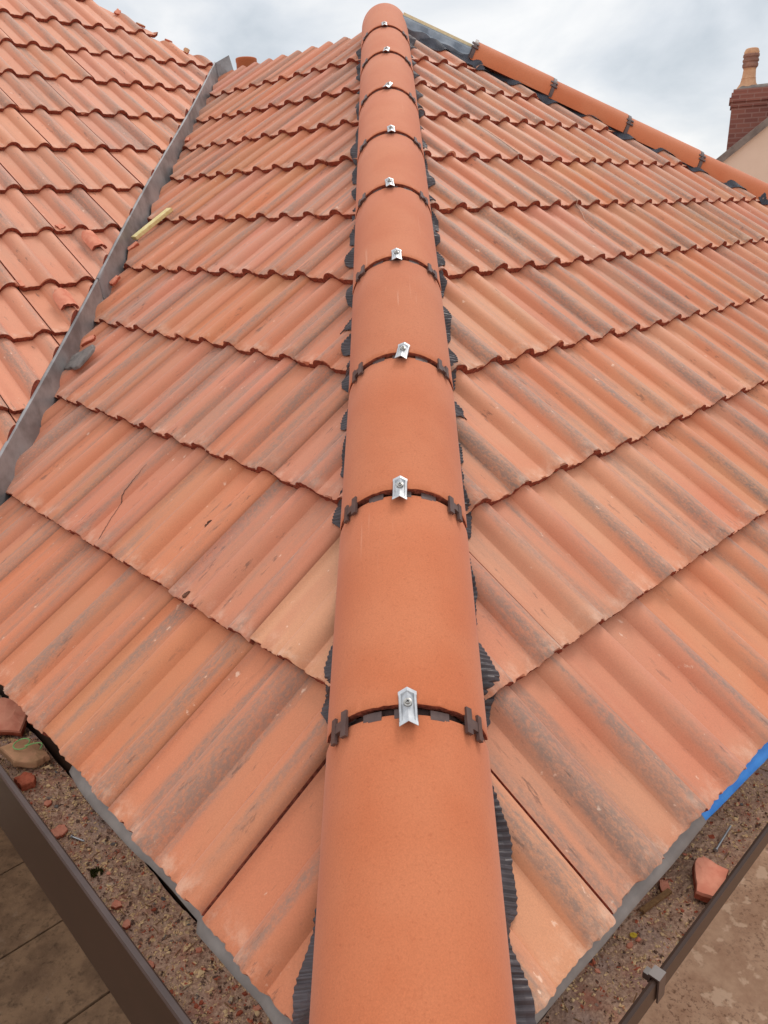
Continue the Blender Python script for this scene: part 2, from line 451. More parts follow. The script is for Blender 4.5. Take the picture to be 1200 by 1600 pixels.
def make_tile(S, j, k, rng, planes, length=None, mat=0, dz=0.0, widen=0.0):
    """one double-roll tile; planes are world cut planes (point, normal: the normal side is cut away).  Returns (bmesh, matrix) or None"""
    u0 = S.j0 + j * S.tw
    um = u0 + S.tw / 2
    v0 = S.line(k, um); b = S.co[k][1]
    g = (S.line(k + 1, um) - v0) if k + 1 < len(S.co) else 0.36
    Ln = length or (g + 0.075)
    yaw = b + rng.uniform(-0.004, 0.004)
    v0 += rng.uniform(-0.004, 0.004)
    lift = rng.uniform(-0.001, 0.002) + dz
    roll = rng.uniform(-0.006, 0.006)
    nx, ny = 53, 7
    g0, g1 = 0.0014, S.tw - 0.0014 + widen
    th = 0.0205
    bm = bmesh.new()
    top, bot = [], []
    ys = [0.0, 0.004, 0.03, Ln * 0.3, Ln * 0.6, Ln * 0.85, Ln]
    seed = rng.uniform(0, 1000)
    for iy, y in enumerate(ys):
        rt, rb = [], []
        for ix in range(nx):
            x = g0 + (g1 - g0) * ix / (nx - 1)
            z = profile(x, S.ro, S.H)
            # side interlock: shallow groove at one edge and a low raised rib at the other
            e_ = ix if S.rib < 0 else nx - 1 - ix            # the cover edge stands a little proud of its neighbour
            if e_ == 0: z += 0.0008
            elif e_ < 3: z += 0.0019
            if e_ == nx - 1: z -= 0.0022
            elif e_ == nx - 2: z -= 0.001
            zt = z - STEP * y / g + lift + roll * (x - S.tw / 2) * 0.6
            yy = y
            if iy == 0:
                n = mnoise.noise(Vector((x * 95, seed, 0))) * 0.0028 + mnoise.noise(Vector((x * 320, seed, 3))) * 0.0014
                chip = max(0.0, mnoise.noise(Vector((x * 34, seed, 6))) - 0.28) * 0.030 + max(0.0, mnoise.noise(Vector((x * 90, seed, 8))) - 0.35) * 0.016
                yy = n + 0.0005 + min(chip, 0.0036); zt -= 0.0012 + abs(n) * 0.4 + chip * 0.9
            rt.append(bm.verts.new((x, yy, zt)))
            zb = z - STEP * y / g + lift - th + roll * (x - S.tw / 2) * 0.6
            yb = y
            if iy == 0:
                n = mnoise.noise(Vector((x * 120, seed, 9))) * 0.003 + mnoise.noise(Vector((x * 330, seed, 5))) * 0.0016
                yb = n + 0.003; zb += n * 0.6
            rb.append(bm.verts.new((x, yb, zb)))
        top.append(rt); bot.append(rb)
    for i in range(ny - 1):
        for q in range(nx - 1):
            bm.faces.new((top[i][q], top[i][q + 1], top[i + 1][q + 1], top[i + 1][q]))
            f = bm.faces.new((bot[i][q], bot[i + 1][q], bot[i + 1][q + 1], bot[i][q + 1])); f.material_index = 1
        for q in (0, nx - 1):
            f = bm.faces.new((top[i][q], top[i + 1][q], bot[i + 1][q], bot[i][q])); f.material_index = 1
    for q in range(nx - 1):
        f = bm.faces.new((top[0][q], bot[0][q], bot[0][q + 1], top[0][q + 1])); f.material_index = 1
        f = bm.faces.new((top[-1][q], top[-1][q + 1], bot[-1][q + 1], bot[-1][q])); f.material_index = 1
    mat4 = Matrix.Identity(4)
    ca, sa = math.cos(yaw), math.sin(yaw)
    X = S.U * ca + S.V * sa; Y = S.V * ca - S.U * sa
    for i in range(3):
        mat4[i][0], mat4[i][1], mat4[i][2] = X[i], Y[i], S.N[i]
    mat4.translation = S.P(u0, S.line(k, u0) + (v0 - S.line(k, um)))
    inv = mat4.inverted(); i3 = inv.to_3x3()
    for pt, nr in planes:
        lp, ln = inv @ Vector(pt), (i3 @ Vector(nr)).normalized()
        ds = [(v.co - lp).dot(ln) for v in bm.verts]
        if not ds or min(ds) > -0.004: bm.free(); return None
        if max(ds) < 0: continue
        r = bmesh.ops.bisect_plane(bm, geom=bm.verts[:] + bm.edges[:] + bm.faces[:], dist=1e-6, plane_co=lp, plane_no=ln, clear_outer=True)
        ce = [e for e in r['geom_cut'] if isinstance(e, bmesh.types.BMEdge) and e.is_valid and e.is_boundary]
        if ce:
            fl = bmesh.ops.holes_fill(bm, edges=ce, sides=0)
            for f in fl['faces']: f.material_index = 1
        if len(bm.faces) < 6: bm.free(); return None
    return bm, mat4

def hxl(s):                                              # the row of hip tiles wanders a little to the left near the top
    return -0.0165 * max(0.0, s - 1.6)

def slope_tiles(root, S, jr, ks, plane_fn, mat, limit=100, special=None, near=None, seed=1):
    rng = random.Random(seed)
    got = []
    for k in ks:
        for j in jr:
            sp = (special or {}).get((j, k), {})
            r = make_tile(S, j, k, rng, plane_fn(j, k, rng), length=sp.get('length'), dz=sp.get('dz', 0.0))
            if r: got.append((j, k, r, sp))
    campos = cm.translation
    got.sort(key=lambda a: (a[2][1].translation - campos).length + (0 if near is None or near(a[2][1].translation) else 100))
    rest = bmesh.new(); nrest = 0
    out = {}
    for i, (j, k, (bm, m4), sp) in enumerate(got):
        if i < limit:
            o = obj_bm('roof_tile', bm, [sp.get('mat', mat), M['edge']], root, True, 0.6)
            o.matrix_world = m4
            if sp.get('label'): o['label'] = sp['label']
            out[(j, k)] = o
        else:
            bm.transform(m4); me = bpy.data.meshes.new('tmp'); bm.to_mesh(me); bm.free()
            rest.from_mesh(me); bpy.data.meshes.remove(me); nrest += 1
    if nrest:
        o = obj_bm('roof_tile', rest, [mat, M['edge']], root, True, 0.6); o['kind'] = 'stuff'
        o['label'] = 'farther roof tiles of the slope'
    else: rest.free()
    return out

# --- left slope of the wing: between valley and hip
root_L = tag(empty('roof_slope', (-0.9, 1.8, 0.5)), 'streaky terracotta tiled slope between the grey metal valley and the near row of hip tiles', 'roof slope', 'slopes of interlocking terracotta tiles')
root_L.location = (0, 0, 0)
def planes_L(j, k, rng):
    pl = [((hxl(2.3) - 0.035, 0, 0), (1, 0, 0)), (SL.P(0, 3.63), SL.V)]
    uc = SL.j0 + (j + 0.5) * SL.tw; vc_ = SL.line(k, uc) + 0.17
    xc = (uc + vc_ * CA) / R2
    if xc < -0.85:
        off = {0: 0.0, 1: -0.035, 2: -0.012, 3: -0.012, 4: 0.02, 5: 0.0, 6: 0.02, 7: -0.005, 8: -0.03, 9: 0.005}.get(k, 0)
        a = rng.uniform(-0.25, 0.25)
        xx = (-1.187 if k < 3 else -1.180) + off * 0.45
        vc = SL.line(k, -1.6 - 0.85 * 0.3 * k) + 0.17
        yc = R2 * vc * CA - xx
        pl.append(((xx, vc * CA * R2 - xx, 0), (-math.cos(a), math.sin(a) * 0.6, 0)))
        for sg in (-1, 1):
            a = sg * (rng.uniform(0.05, 0.14) if sg < 0 else rng.uniform(0.2, 0.6))
            pl.append(((xx - 0.002, yc + sg * rng.uniform(0.07, 0.2), 0), (-math.cos(a), math.sin(a), 0)))
    return pl
M['tile_pale'] = tile_material('terracotta_sandy', lin(208, 138, 98), lin(202, 132, 92), 0.62, 0.9, 0.05, 0.5)
tiles_L = slope_tiles(root_L, SL, range(-16, 3), range(0, 10), planes_L, M['tile_l'], special={
    (0, 0): {'dz': -0.008}, (1, 0): {'dz': -0.008},
    (-1, 1): {'mat': M['tile_pale'], 'label': 'sandy paler roof tile next to the hip'},
    (-4, 1): {'label': 'roof tile cracked across by a long dark split'}}, seed=4)

# --- right slope: between the two hips
root_R = tag(empty('roof_slope', (0, 0, 0)), 'terracotta slope with grey-brown rolls between the near hip and the hip row against the sky', 'roof slope', 'slopes of interlocking terracotta tiles')
h2n = HIP2.cross(Vector((0, 0, 1))).normalized()
if h2n.y < 0: h2n = -h2n
def planes_R(j, k, rng):
    pl = [((hxl(2.3) + 0.035, 0, 0), (-1, 0, 0)), (APEX + h2n * -0.03, h2n)]
    return pl
tiles_R = slope_tiles(root_R, SR, range(-3, 22), range(0, 10), planes_R, M['tile_r'], near=lambda p: (p - cm.translation).dot(_r) < 0.56 * (p - cm.translation).dot(_f), seed=11)

# --- slope of the main roof beyond the valley
root_M = tag(empty('roof_slope', (0, 0, 0)), 'older terracotta main roof slope left of the metal valley, with a ragged top edge', 'roof slope', 'slopes of interlocking terracotta tiles')
def medge(v): return 2.927 - 0.46 * (v - 4.934)
def planes_M(j, k, rng):
    pl = [((XVAL - 0.006, 0, 0), (1, 0, 0))]
    v = SM.line(k, 2.6) + 0.18
    if v > 4.3:
        e = SM.P(medge(v) + rng.uniform(-0.05, 0.035), v)
        a = math.atan(0.46) + rng.uniform(-0.35, 0.35)
        pl.append((e, SM.U * math.cos(a) + SM.V * math.sin(a)))
    return pl
tiles_M = slope_tiles(root_M, SM, range(-5, 8), range(0, 15), planes_M, M['tile_m'], near=lambda p: (p - cm.translation).dot(_r) > -0.60 * (p - cm.translation).dot(_f), seed=21)

# --- boarding and underlay beneath the tiles (what one would see through a gap)
def slab_mesh(name, poly, mat, parent, n, th=0.012):
    mb = MB(); mb.prism(poly, Vector(n) * -th); return mb.build(name, mat, parent)
dz = -0.035
PL = lambda x, v, S=SL: None
def on_L(x, v, w): return SL.P(R2 * x - v * CA, v, w)            # a point of the left slope by plan x and slope length
def on_R(x, v, w): return SR.P(R2 * x + v * CA, v, w)
slab_mesh('underlay', [on_L(-1.18, 0.19, dz), on_L(-0.02, 0.19, dz), on_L(-0.02, 3.60, dz), on_L(-1.18, 3.60, dz)], M['deck'], root_L, NL)
slab_mesh('underlay', [on_R(0.02, 0.19, dz), SR.P(5.95, 0.19, dz), APEX + NR * dz + VR * -0.03], M['deck'], root_R, NR)
slab_mesh('underlay', [SM.P(-0.4, 1.15, dz), SM.P(0.19, 1.75, dz) , SM.P(2.78, 4.86, dz), SM.P(2.25, 6.2, dz), SM.P(-0.4, 6.2, dz)], M['deck'], root_M, NR)

# --- back slopes that fall away behind the ridge (seen only from a step to the side)
rb = tag(empty('rear_roof'), 'dark boarded rear roof falling away behind the ridge and the far hip', 'roof')
B_up = Vector((-CA / R2, -CA / R2, SA)); Ub = Vector((1, -1, 0)) / R2
rl = APEX + Vector((-1, 1, 0)) / R2 * 1.75
mb = MB()
mb.prism([APEX + Vector((0, 0.03, -0.05)), APEX + HIP2 * 4.1 + Vector((0, 0.03, -0.05)), APEX + HIP2 * 4.1 + Vector((-4.1, 4.1, 0)) * 0.9, rl + Vector((0.0, 0.03, -0.05))], Vector((0, 0, -0.02)))
mb.build('boarding', M['deck'], rb)

# ------------------------------------------------------------------ hip tiles
HR, HT = 0.121, 0.0145
HC = 0.0855 - HR                                         # centre of the half round, along the hip normal
ANG = 84
def hip_frame(A, H, Nn, X, s, xoff, n0=0.0): return A + H * s + X * xoff + Nn * n0

def hip_tile(A, H, Nn, s0, s1, x0, x1, label, group, rng, name='hip_tile'):
    X = H.cross(Nn).normalized()
    o0 = A + H * s0 + X * x0; o1 = A + H * s1 + X * x1
    Y = (o1 - o0).normalized(); Ln = (o1 - o0).length
    Z = (Nn - Y * Nn.dot(Y)).normalized(); Xl = Y.cross(Z)
    na = 45
    ys = [0.0, 0.003, 0.02, Ln * 0.33, Ln * 0.66, Ln - 0.004, Ln]
    seed = rng.uniform(0, 999)
    mb = MB(); rt, rbm = [], []
    for iy, y in enumerate(ys):
        raise_ = 0.008 * (1 - y / Ln) - 0.004
        a1, b1 = [], []
        for i in range(na):
            a = math.radians(-ANG + 2 * ANG * i / (na - 1))
            r = HR; yy = y
            if iy == 0:
                yy = mnoise.noise(Vector((a * 9, seed, 0))) * 0.0016 + mnoise.noise(Vector((a * 33, seed, 2))) * 0.0012 + 0.001
                r -= 0.0012
            if iy == len(ys) - 1: r -= 0.001
            flare = 1 + 0.02 * max(0, abs(a) - 1.2)
            a1.append(Vector((math.sin(a) * r * flare, yy, HC + math.cos(a) * r + raise_)))
            r2 = HR - HT; yb = y
            if iy == 0: yb = mnoise.noise(Vector((a * 11, seed, 7))) * 0.0025 + mnoise.noise(Vector((a * 40, seed, 8))) * 0.0015 + 0.002
            b1.append(Vector((math.sin(a) * r2, yb, HC + math.cos(a) * r2 + raise_)))
        rt.append(a1); rbm.append(b1)
    b0 = mb.quad_grid(rt, mi=0); b2 = mb.quad_grid(rbm, mi=1); n = len(ys)
    for i in range(na - 1):
        mb.f.append((b0 + i, b0 + i + 1, b2 + i + 1, b2 + i)); mb.m.append(1)
        q = (n - 1) * na
        mb.f.append((b0 + q + i, b0 + q + i + 1, b2 + q + i + 1, b2 + q + i)); mb.m.append(1)
    for i in range(n - 1):
        for q in (0, na - 1):
            mb.f.append((b0 + i * na + q, b0 + (i + 1) * na + q, b2 + (i + 1) * na + q, b2 + i * na + q)); mb.m.append(1)
    o = mb.build(name, [M['hip'], M['edge']], None, True, 0.6)
    m4 = Matrix.Identity(4)
    for i in range(3): m4[i][0], m4[i][1], m4[i][2] = Xl[i], Y[i], Z[i]
    m4.translation = o0
    o.matrix_world = m4
    return tag(o, label, 'hip tile', group)

def arc_box(mb, s0, s1, a0, a1, r0, r1, mi=0, n=6):
    """a piece of a curved band in a hip tile's own frame (x across, y up the hip, z out)"""
    rows = []
    for i in range(n + 1):
        a = math.radians(a0 + (a1 - a0) * i / n)
        row = []
        for (s, r) in ((s0, r0), (s1, r0), (s1, r1), (s0, r1)):
            row.append(Vector((math.sin(a) * r, s, HC + math.cos(a) * r)))
        rows.append(row)
    b = mb.quad_grid(rows, True, mi)
    mb.f.append((b, b + 1, b + 2, b + 3)); mb.m.append(mi)
    q = b + n * 4; mb.f.append((q, q + 1, q + 2, q + 3)); mb.m.append(mi)

def frame4(A, H, Nn, s, x):
    X = H.cross(Nn).normalized(); m4 = Matrix.Identity(4)
    for i in range(3): m4[i][0], m4[i][1], m4[i][2] = X[i], H[i], Nn[i]
    m4.translation = A + H * s + X * x
    return m4

def union(A, H, Nn, s, x, label, group, sides=(-1, 1)):
    """brown plastic joint under two hip tiles: a band in the joint with H-shaped keys over it"""
    root = empty('joint_union'); root.matrix_world = frame4(A, H, Nn, s, x); tag(root, label, 'tile joint clip', group)
    mb = MB()
    for a0, a1 in ((-84, -62), (-31, -17), (-8, 8), (17, 31), (62, 84)):
        arc_box(mb, -0.010, 0.004, a0, a1, HR - 0.017, HR - 0.0035)
    arc_box(mb, -0.014, 0.012, -84, 84, HR - 0.034, HR - 0.0165, n=30)
    o = mb.build('joint_band', M['plastic'], root); o.matrix_parent_inverse = Matrix.Identity(4)
    for sg in sides:
        jt = 0.003 * math.sin(s * 37 + sg * 2.1)
        mb = MB()
        arc_box(mb, -0.022 + jt, 0.018 + jt, sg * 42.5, sg * 47.5, HR + 0.001, HR + 0.0065, n=2)
        arc_box(mb, -0.024 + jt, 0.015 + jt, sg * 54, sg * 58.5, HR + 0.001, HR + 0.0065, n=2)
        arc_box(mb, -0.010, 0.005, sg * 47.4, sg * 54.1, HR - 0.012, HR + 0.0055, n=3)
        mb.build('joint_key', M['plastic'], root)
    return root

def metal_clip(A, H, Nn, s, x, rot, label, group):
    root = empty('hip_clip')
    m4 = frame4(A, H, Nn, s, x)
    ang = math.asin(max(-1, min(1, (x - hxl(s)) / HR)))
    m4.translation = A + H * s + H.cross(Nn) * x + Nn * (HC + HR + 0.0085)
    root.matrix_world = m4 @ Matrix.Rotation(rot, 4, 'Z'); tag(root, label, 'metal clip', group)
    W, Lh, dy = 0.0132, 0.0265, -0.002
    mb = MB(); rows_t = []
    prof = [(-1.0, -0.0030), (-0.93, -0.0006), (-0.72, 0.0), (-0.62, -0.0030), (0.0, -0.0008), (0.62, -0.0030), (0.72, 0.0), (0.93, -0.0006), (1.0, -0.0030)]
    ys = [-1, -0.84, -0.78, -0.3, 0.3, 0.72, 0.79, 1]
    top, bot = [], []
    for yv in ys:
        r1, r2 = [], []
        for (xx, zz) in prof:
            edge = abs(yv) > 0.76
            z = (0.0028 - abs(xx) * 0.0035) if edge else (0.0028 - abs(xx) * 0.0035 + zz)
            y = yv * Lh + (0.006 * (1 - abs(xx)) if True else 0) + dy
            r1.append(Vector((xx * W, y, z))); r2.append(Vector((xx * W, y, z - 0.0016)))
        top.append(r1); bot.append(r2)
    b0 = mb.quad_grid(top); b1 = mb.quad_grid(bot); n = len(prof); m = len(ys)
    for i in range(n - 1):
        for q in (0, (m - 1) * n): mb.f.append((b0 + q + i, b0 + q + i + 1, b1 + q + i + 1, b1 + q + i)); mb.m.append(0)
    for i in range(m - 1):
        for q in (0, n - 1): mb.f.append((b0 + i * n + q, b0 + (i + 1) * n + q, b1 + (i + 1) * n + q, b1 + i * n + q)); mb.m.append(0)
    mb.build('clip_plate', M['steel'], root, True, 0.35)
    mb = MB()
    yc = 0.006
    def disc(z0, z1, r, n=20):
        rows = [[Vector((math.cos(2 * math.pi * i / n) * rr, yc + math.sin(2 * math.pi * i / n) * rr, zz)) for i in range(n)] for rr, zz in ((r, z0), (r, z1 - 0.0004), (r * 0.86, z1))]
        b = mb.quad_grid(rows, True); mb.f.append(tuple(b + 2 * n + i for i in range(n))); mb.m.append(0)
    disc(-0.002, 0.0042, 0.0062); disc(0.0042, 0.0064, 0.0040)
    sc = mb.build('clip_screw', M['screw'], root, True, 0.5)
    mb = MB()
    for a in (0.5, 0.5 + math.pi / 2):
        d = Vector((math.cos(a), math.sin(a), 0)); p = Vector((-d.y, d.x, 0))
        c0 = Vector((0, yc, 0.0060 + 0.0001 * (a > 1)))
        mb.box(c0 - d * 0.0022 - p * 0.0006, d * 0.0044, p * 0.0012, Vector((0, 0, 0.0008)))
    mb.build('screw_recess', M['dark'], sc)
    return root

ordn = ['lowest', 'second', 'third', 'fourth', 'fifth', 'sixth', 'seventh', 'eighth', 'ninth', 'tenth', 'topmost']
rng = random.Random(8)
S_J = [0.648, 1.087, 1.524, 1.973, 2.439, 2.896, 3.381, 3.878, 4.312]
CX = [0.003, -0.004, 0.006, -0.004, -0.022, -0.017, -0.029, -0.036, -0.047]
CROT = [0.03, -0.03, -0.16, 0.02, 0.08, 0.05, -0.30, -0.1, 0.05]
starts = [0.19] + S_J; ends = [s - 0.004 for s in S_J] + [4.79]
for i, (a, b) in enumerate(zip(starts, ends)):
    if i == 0: lab = 'big smooth terracotta hip tile nearest the camera, cut off by the bottom of the photo'
    elif i == len(starts) - 1: lab = 'topmost hip tile of the near row, its rounded top against the sky'
    else: lab = '%s hip tile up the near row, counted from the big one nearest the camera' % ordn[i]
    hip_tile(Vector((0, 0, 0)), HIP, HN, a + (0, 0.007, 0.004, 0.002, 0.001, 0.001, 0, 0, 0, 0)[i], b, hxl(a), hxl(b), lab, 'hip tiles of the near row', rng)
for i, s in enumerate(S_J):
    o = 'lowest' if i == 0 else ('topmost' if i == len(S_J) - 1 else ordn[i])
    where = 'nearest the camera' if i == 0 else ('just below the top end' if i == len(S_J) - 1 else 'counted up from the camera')
    tilt = {2: ', turned slightly aside', 6: ', twisted askew'}.get(i, '')
    metal_clip(Vector((0, 0, 0)), HIP, HN, s, CX[i], CROT[i], '%s metal clip up the near hip row%s, %s' % (o, tilt, where), 'metal clips along the near hip row')
    union(Vector((0, 0, 0)), HIP, HN, s, hxl(s), 'brown plastic clip, %s joint of near hip row, %s' % (o, where), 'brown joint clips of the near hip row')

# second hip, falling away to the right against the sky
HN2 = Vector((math.sin(BE), 0, math.cos(BE)))
s2 = [0.44, 0.90, 1.35, 1.80, 2.25, 2.70, 3.15, 3.60]
BE2 = math.atan(0.466); A2 = APEX + Vector((0, 0, 0.010)); H2 = -Vector((math.cos(BE2), 0, -math.sin(BE2))); HN2b = Vector((math.sin(BE2), 0, math.cos(BE2)))
H2 = H2                                              # up the second hip
for i in range(7):
    a, b = s2[i], s2[i + 1]
    lab = {0: 'topmost hip tile of the skyline row, its open grey end standing clear of the apex', 1: 'second hip tile down the skyline row from its open end', 2: 'third hip tile down the skyline row, left of the chimney',
           3: 'fourth hip tile down the skyline row, below the chimney', 4: 'lowest hip tile seen of the skyline row, at the right edge of the photo'}.get(i, 'hip tile of the skyline row beyond the right edge of the photo')
    hip_tile(A2, H2, HN2b, -b + 0.007, -a, 0, 0, lab, 'hip tiles of the skyline row', rng)
for i, s in enumerate(s2[0:6]):
    lab = {0: 'dark joint clip on the open top end of the skyline hip row', 1: 'dark joint clip at the first joint down the skyline hip row', 2: 'dark joint clip at the second joint down the skyline hip row',
           3: 'dark joint clip at the third joint down the skyline hip row, near the chimney', 4: 'lowest dark joint clip on the skyline hip row, at the right photo edge'}.get(i, 'dark joint clip of the skyline hip row beyond the right edge of the photo')
    u = union(A2, H2, HN2b, -s, 0, lab, 'joint clips of the skyline hip row')
    mb = MB(); arc_box(mb, -0.012, 0.006, -84, 84, HR - 0.001, HR + 0.0025, n=30)
    mb.build('joint_strap', M['plastic'], u)

# ------------------------------------------------------------------ pleated roll under the hip tiles
def roll_strip(S, side, A, H, s0, s1, root, seed, base=0.030, name='roll_flange', xdrift=True, mat='roll', dn=0.0, lobes=None):
    q = S.N.cross(H).normalized()
    if q.dot(S.U) * side < 0: q = -q
    ds = 0.0020; n = int((s1 - s0) / ds)
    rows = []; rows_b = []
    rg = random.Random(seed)
    lobes = list(lobes or [])
    s_ = max([b for a, b, c in lobes], default=s0) + 0.03
    while s_ < s1:
        ln_ = rg.uniform(0.09, 0.22); lobes.append((s_, s_ + ln_, base * rg.uniform(0.5, 1.0))); s_ += ln_ + rg.uniform(-0.01, 0.05)
    for i in range(n + 1):
        s = s0 + ds * i
        # ragged flaps: each opens slowly and is tucked back sharply at its lower end
        D = 0.125
        for (sa_, sb_, am) in lobes:
            if sa_ < s < sb_:
                t_ = (s - sa_) / (sb_ - sa_)
                D += 1.12 * am * min(1.0, t_ / 0.16) * min(1.0, (1 - t_) / 0.45) * (0.9 + 0.25 * mnoise.noise(Vector((s * 16, seed, 1))))
        D += 0.0014 * mnoise.noise(Vector((s * 60, seed, 5))) + 0.0013 * mnoise.noise(Vector((s * 170, seed, 7)))
        r = []; r2 = []
        m = 8
        pl = math.sin(s * 2 * math.pi / 0.0095 + 2.5 * mnoise.noise(Vector((s * 22, seed, 9)))) * 0.0020 * (0.6 + 0.9 * abs(mnoise.noise(Vector((s * 30, seed, 2)))))
        off = (hxl(s) * side) if xdrift else 0.0
        for j in range(m):
            d = 0.085 + (D - 0.085) * j / (m - 1) + off
            P = A + H * s + q * d
            ws = 0
            for t in (-0.016, -0.008, 0, 0.008, 0.016):
                u, v = S.uv(P + H * t); ws += S.wtop(u, v)
            w = ws / 5 + 0.0045 + dn + pl * (0.3 + 0.7 * j / (m - 1)) + 0.012 * (1 - j / (m - 1)) ** 2
            u, v = S.uv(P)
            r.append(S.P(u, v, w)); r2.append(S.P(u, v, w - 0.0011))
        rows.append(r); rows_b.append(r2)
    mb = MB(); b0 = mb.quad_grid(rows); b1 = mb.quad_grid(rows_b)
    m = len(rows[0])
    for i in range(n):
        for q_ in (0, m - 1): mb.f.append((b0 + i * m + q_, b0 + (i + 1) * m + q_, b1 + (i + 1) * m + q_, b1 + i * m + q_)); mb.m.append(0)
    for i in range(m - 1):
        for q_ in (0, n * m): mb.f.append((b0 + q_ + i, b0 + q_ + i + 1, b1 + q_ + i + 1, b1 + q_ + i)); mb.m.append(0)
    return mb.build(name, M[mat], root)
rr = tag(empty('hip_roll'), 'pleated charcoal roll whose wavy edges show under the near row of hip tiles', 'ridge roll')
roll_strip(SL, -1, Vector((0, 0, 0)), HIP, 0.20, 4.62, rr, 3.0, 0.034, lobes=[(0.18, 0.47, 0.030), (0.60, 0.68, 0.012), (0.69, 0.90, 0.022), (1.02, 1.10, 0.010), (1.12, 1.26, 0.022), (1.26, 1.40, 0.014)])
roll_strip(SR, 1, Vector((0, 0, 0)), HIP, 0.20, 4.62, rr, 8.0, 0.034, lobes=[(0.18, 0.385, 0.032), (0.395, 0.60, 0.028), (0.685, 0.85, 0.026), (0.87, 1.03, 0.014), (1.09, 1.22, 0.024), (1.30, 1.42, 0.018)])
rr2 = tag(empty('hip_roll'), 'dark membrane strip with painted-in shade, showing below the skyline row of hip tiles', 'ridge roll')
roll_strip(SR, -1, APEX, HIP2, 0.16, 3.6, rr2, 5.0, 0.040, xdrift=False, mat='felt_shade', dn=0.004)

# timber batten standing proud on the bare top of the second hip
mb = MB()
sd = HIP2.cross(Vector((0, 0, 1))).normalized()
mb.box(APEX + HIP2 * 0.03 + HN2 * 0.045 - sd * 0.022, HIP2 * 0.52, sd * 0.040, HN2 * 0.014)
tag(mb.build('timber_batten', M['timber']), 'pale timber batten bare along the top of the far hip beside the apex', 'batten')
mb = MB()
rows = []
for i in range(24):
    s_ = 0.0 + 0.0195 * i
    c0 = APEX + HIP2 * s_
    wv = 0.010 * math.sin(i * 0.55) + 0.006 * math.sin(i * 1.3)
    rows.append([c0 - sd * 0.05 - HN2 * 0.05, c0 - sd * 0.035 + HN2 * 0.030, c0 - sd * 0.02 + HN2 * 0.0445, c0 + sd * 0.022 + HN2 * 0.0445, c0 + sd * 0.05 + HN2 * 0.030, c0 + sd * (0.066 + wv) + HN2 * (0.006 - 0.3 * wv),
                 c0 + sd * (0.088 + wv) + HN2 * (-0.008 - 0.4 * wv + 0.006 * math.sin(i * 0.9)), c0 + sd * (0.087 + wv) - HN2 * 0.02, c0 + sd * 0.06 - HN2 * 0.06])
mb.quad_grid(rows, True)
n_ = len(rows[0]); mb.f.append(tuple(range(n_))); mb.m.append(0); mb.f.append(tuple(23 * n_ + q for q in range(n_))); mb.m.append(0)
tag(mb.build('membrane_wrap', M['felt_dark'], None, True, 0.9), 'blue-grey membrane wrapped over the bare apex below the timber batten', 'membrane')

# ------------------------------------------------------------------ metal valley
vr = tag(empty('metal_valley'), 'weathered grey metal valley gutter with an upstand between the two tiled slopes', 'valley gutter')
def val_sec(y):
    zl = T * (XVAL + y) / R2; zm = (MD - NR.x * XVAL - NR.y * y) / NR.z
    top = zm + 0.005 + 0.004 * math.sin(y * 2.3)
    bow = 0.004 * math.sin(y * 3.1)
    return [Vector((XVAL - 0.012 + bow, y, zm - 0.02)), Vector((XVAL - 0.013 + bow, y, top - 0.004)), Vector((XVAL - 0.006 + bow, y, top + 0.002)), Vector((XVAL + 0.002 + bow, y, top)), Vector((XVAL + 0.004 + bow, y, top - 0.012)),
            Vector((XVAL + 0.010, y, zl + 0.02)), Vector((XVAL + 0.018, y, T * (XVAL + 0.018 + y) / R2 - 0.028)), Vector((XVAL + 0.16, y, T * (XVAL + 0.16 + y) / R2 - 0.031))]
def val_piece(y0, y1, lift=0.0):
    n = 24; mb = MB()
    rows = [[p + Vector((lift * 0.6, 0, lift)) for p in val_sec(y0 + (y1 - y0) * i / n)] for i in range(n + 1)]
    mb.quad_grid(rows)
    o = mb.build('valley_sheet', M['galv'], vr, True, 0.5)
    md = o.modifiers.new('thick', 'SOLIDIFY'); md.thickness = 0.002
    return o
val_piece(1.3, 2.80); val_piece(2.77, 5.42, 0.0025)
# dressed end of the sheet at the ridge
mb = MB()
p = val_sec(5.40)
mb.prism([p[2], p[3] + Vector((0.004, 0, 0.004)), p[3] + Vector((0.085, 0.06, 0.055)), Vector((p[6].x + 0.10, p[6].y + 0.05, p[6].z + 0.03)), p[6], p[5]], Vector((0, 0.004, 0)))
mb.build('dressed_end', M['galv'], vr)

# ------------------------------------------------------------------ gutters, eaves strips
OUTL, OUTR = Vector((-1, -1, 0)) / R2, Vector((1, -1, 0)) / R2
def gl(a, o, z): return UL * a + OUTL * o + Vector((0, 0, z))
def gr(a, o, z): return UR * a + OUTR * o + Vector((0, 0, z))
def sweep(fn, sec, a0, a1, n=2):
    mb = MB(); rows = []
    for i in range(n + 1):
        a = a0 + (a1 - a0) * i / n
        rows.append([fn(a, o, z) for o, z in sec])
    mb.quad_grid(rows, True)
    b = 0; m = len(sec)
    mb.f.append(tuple(range(m))); mb.m.append(0)
    k = n * m; mb.f.append(tuple(k + i for i in range(m))); mb.m.append(0)
    return mb
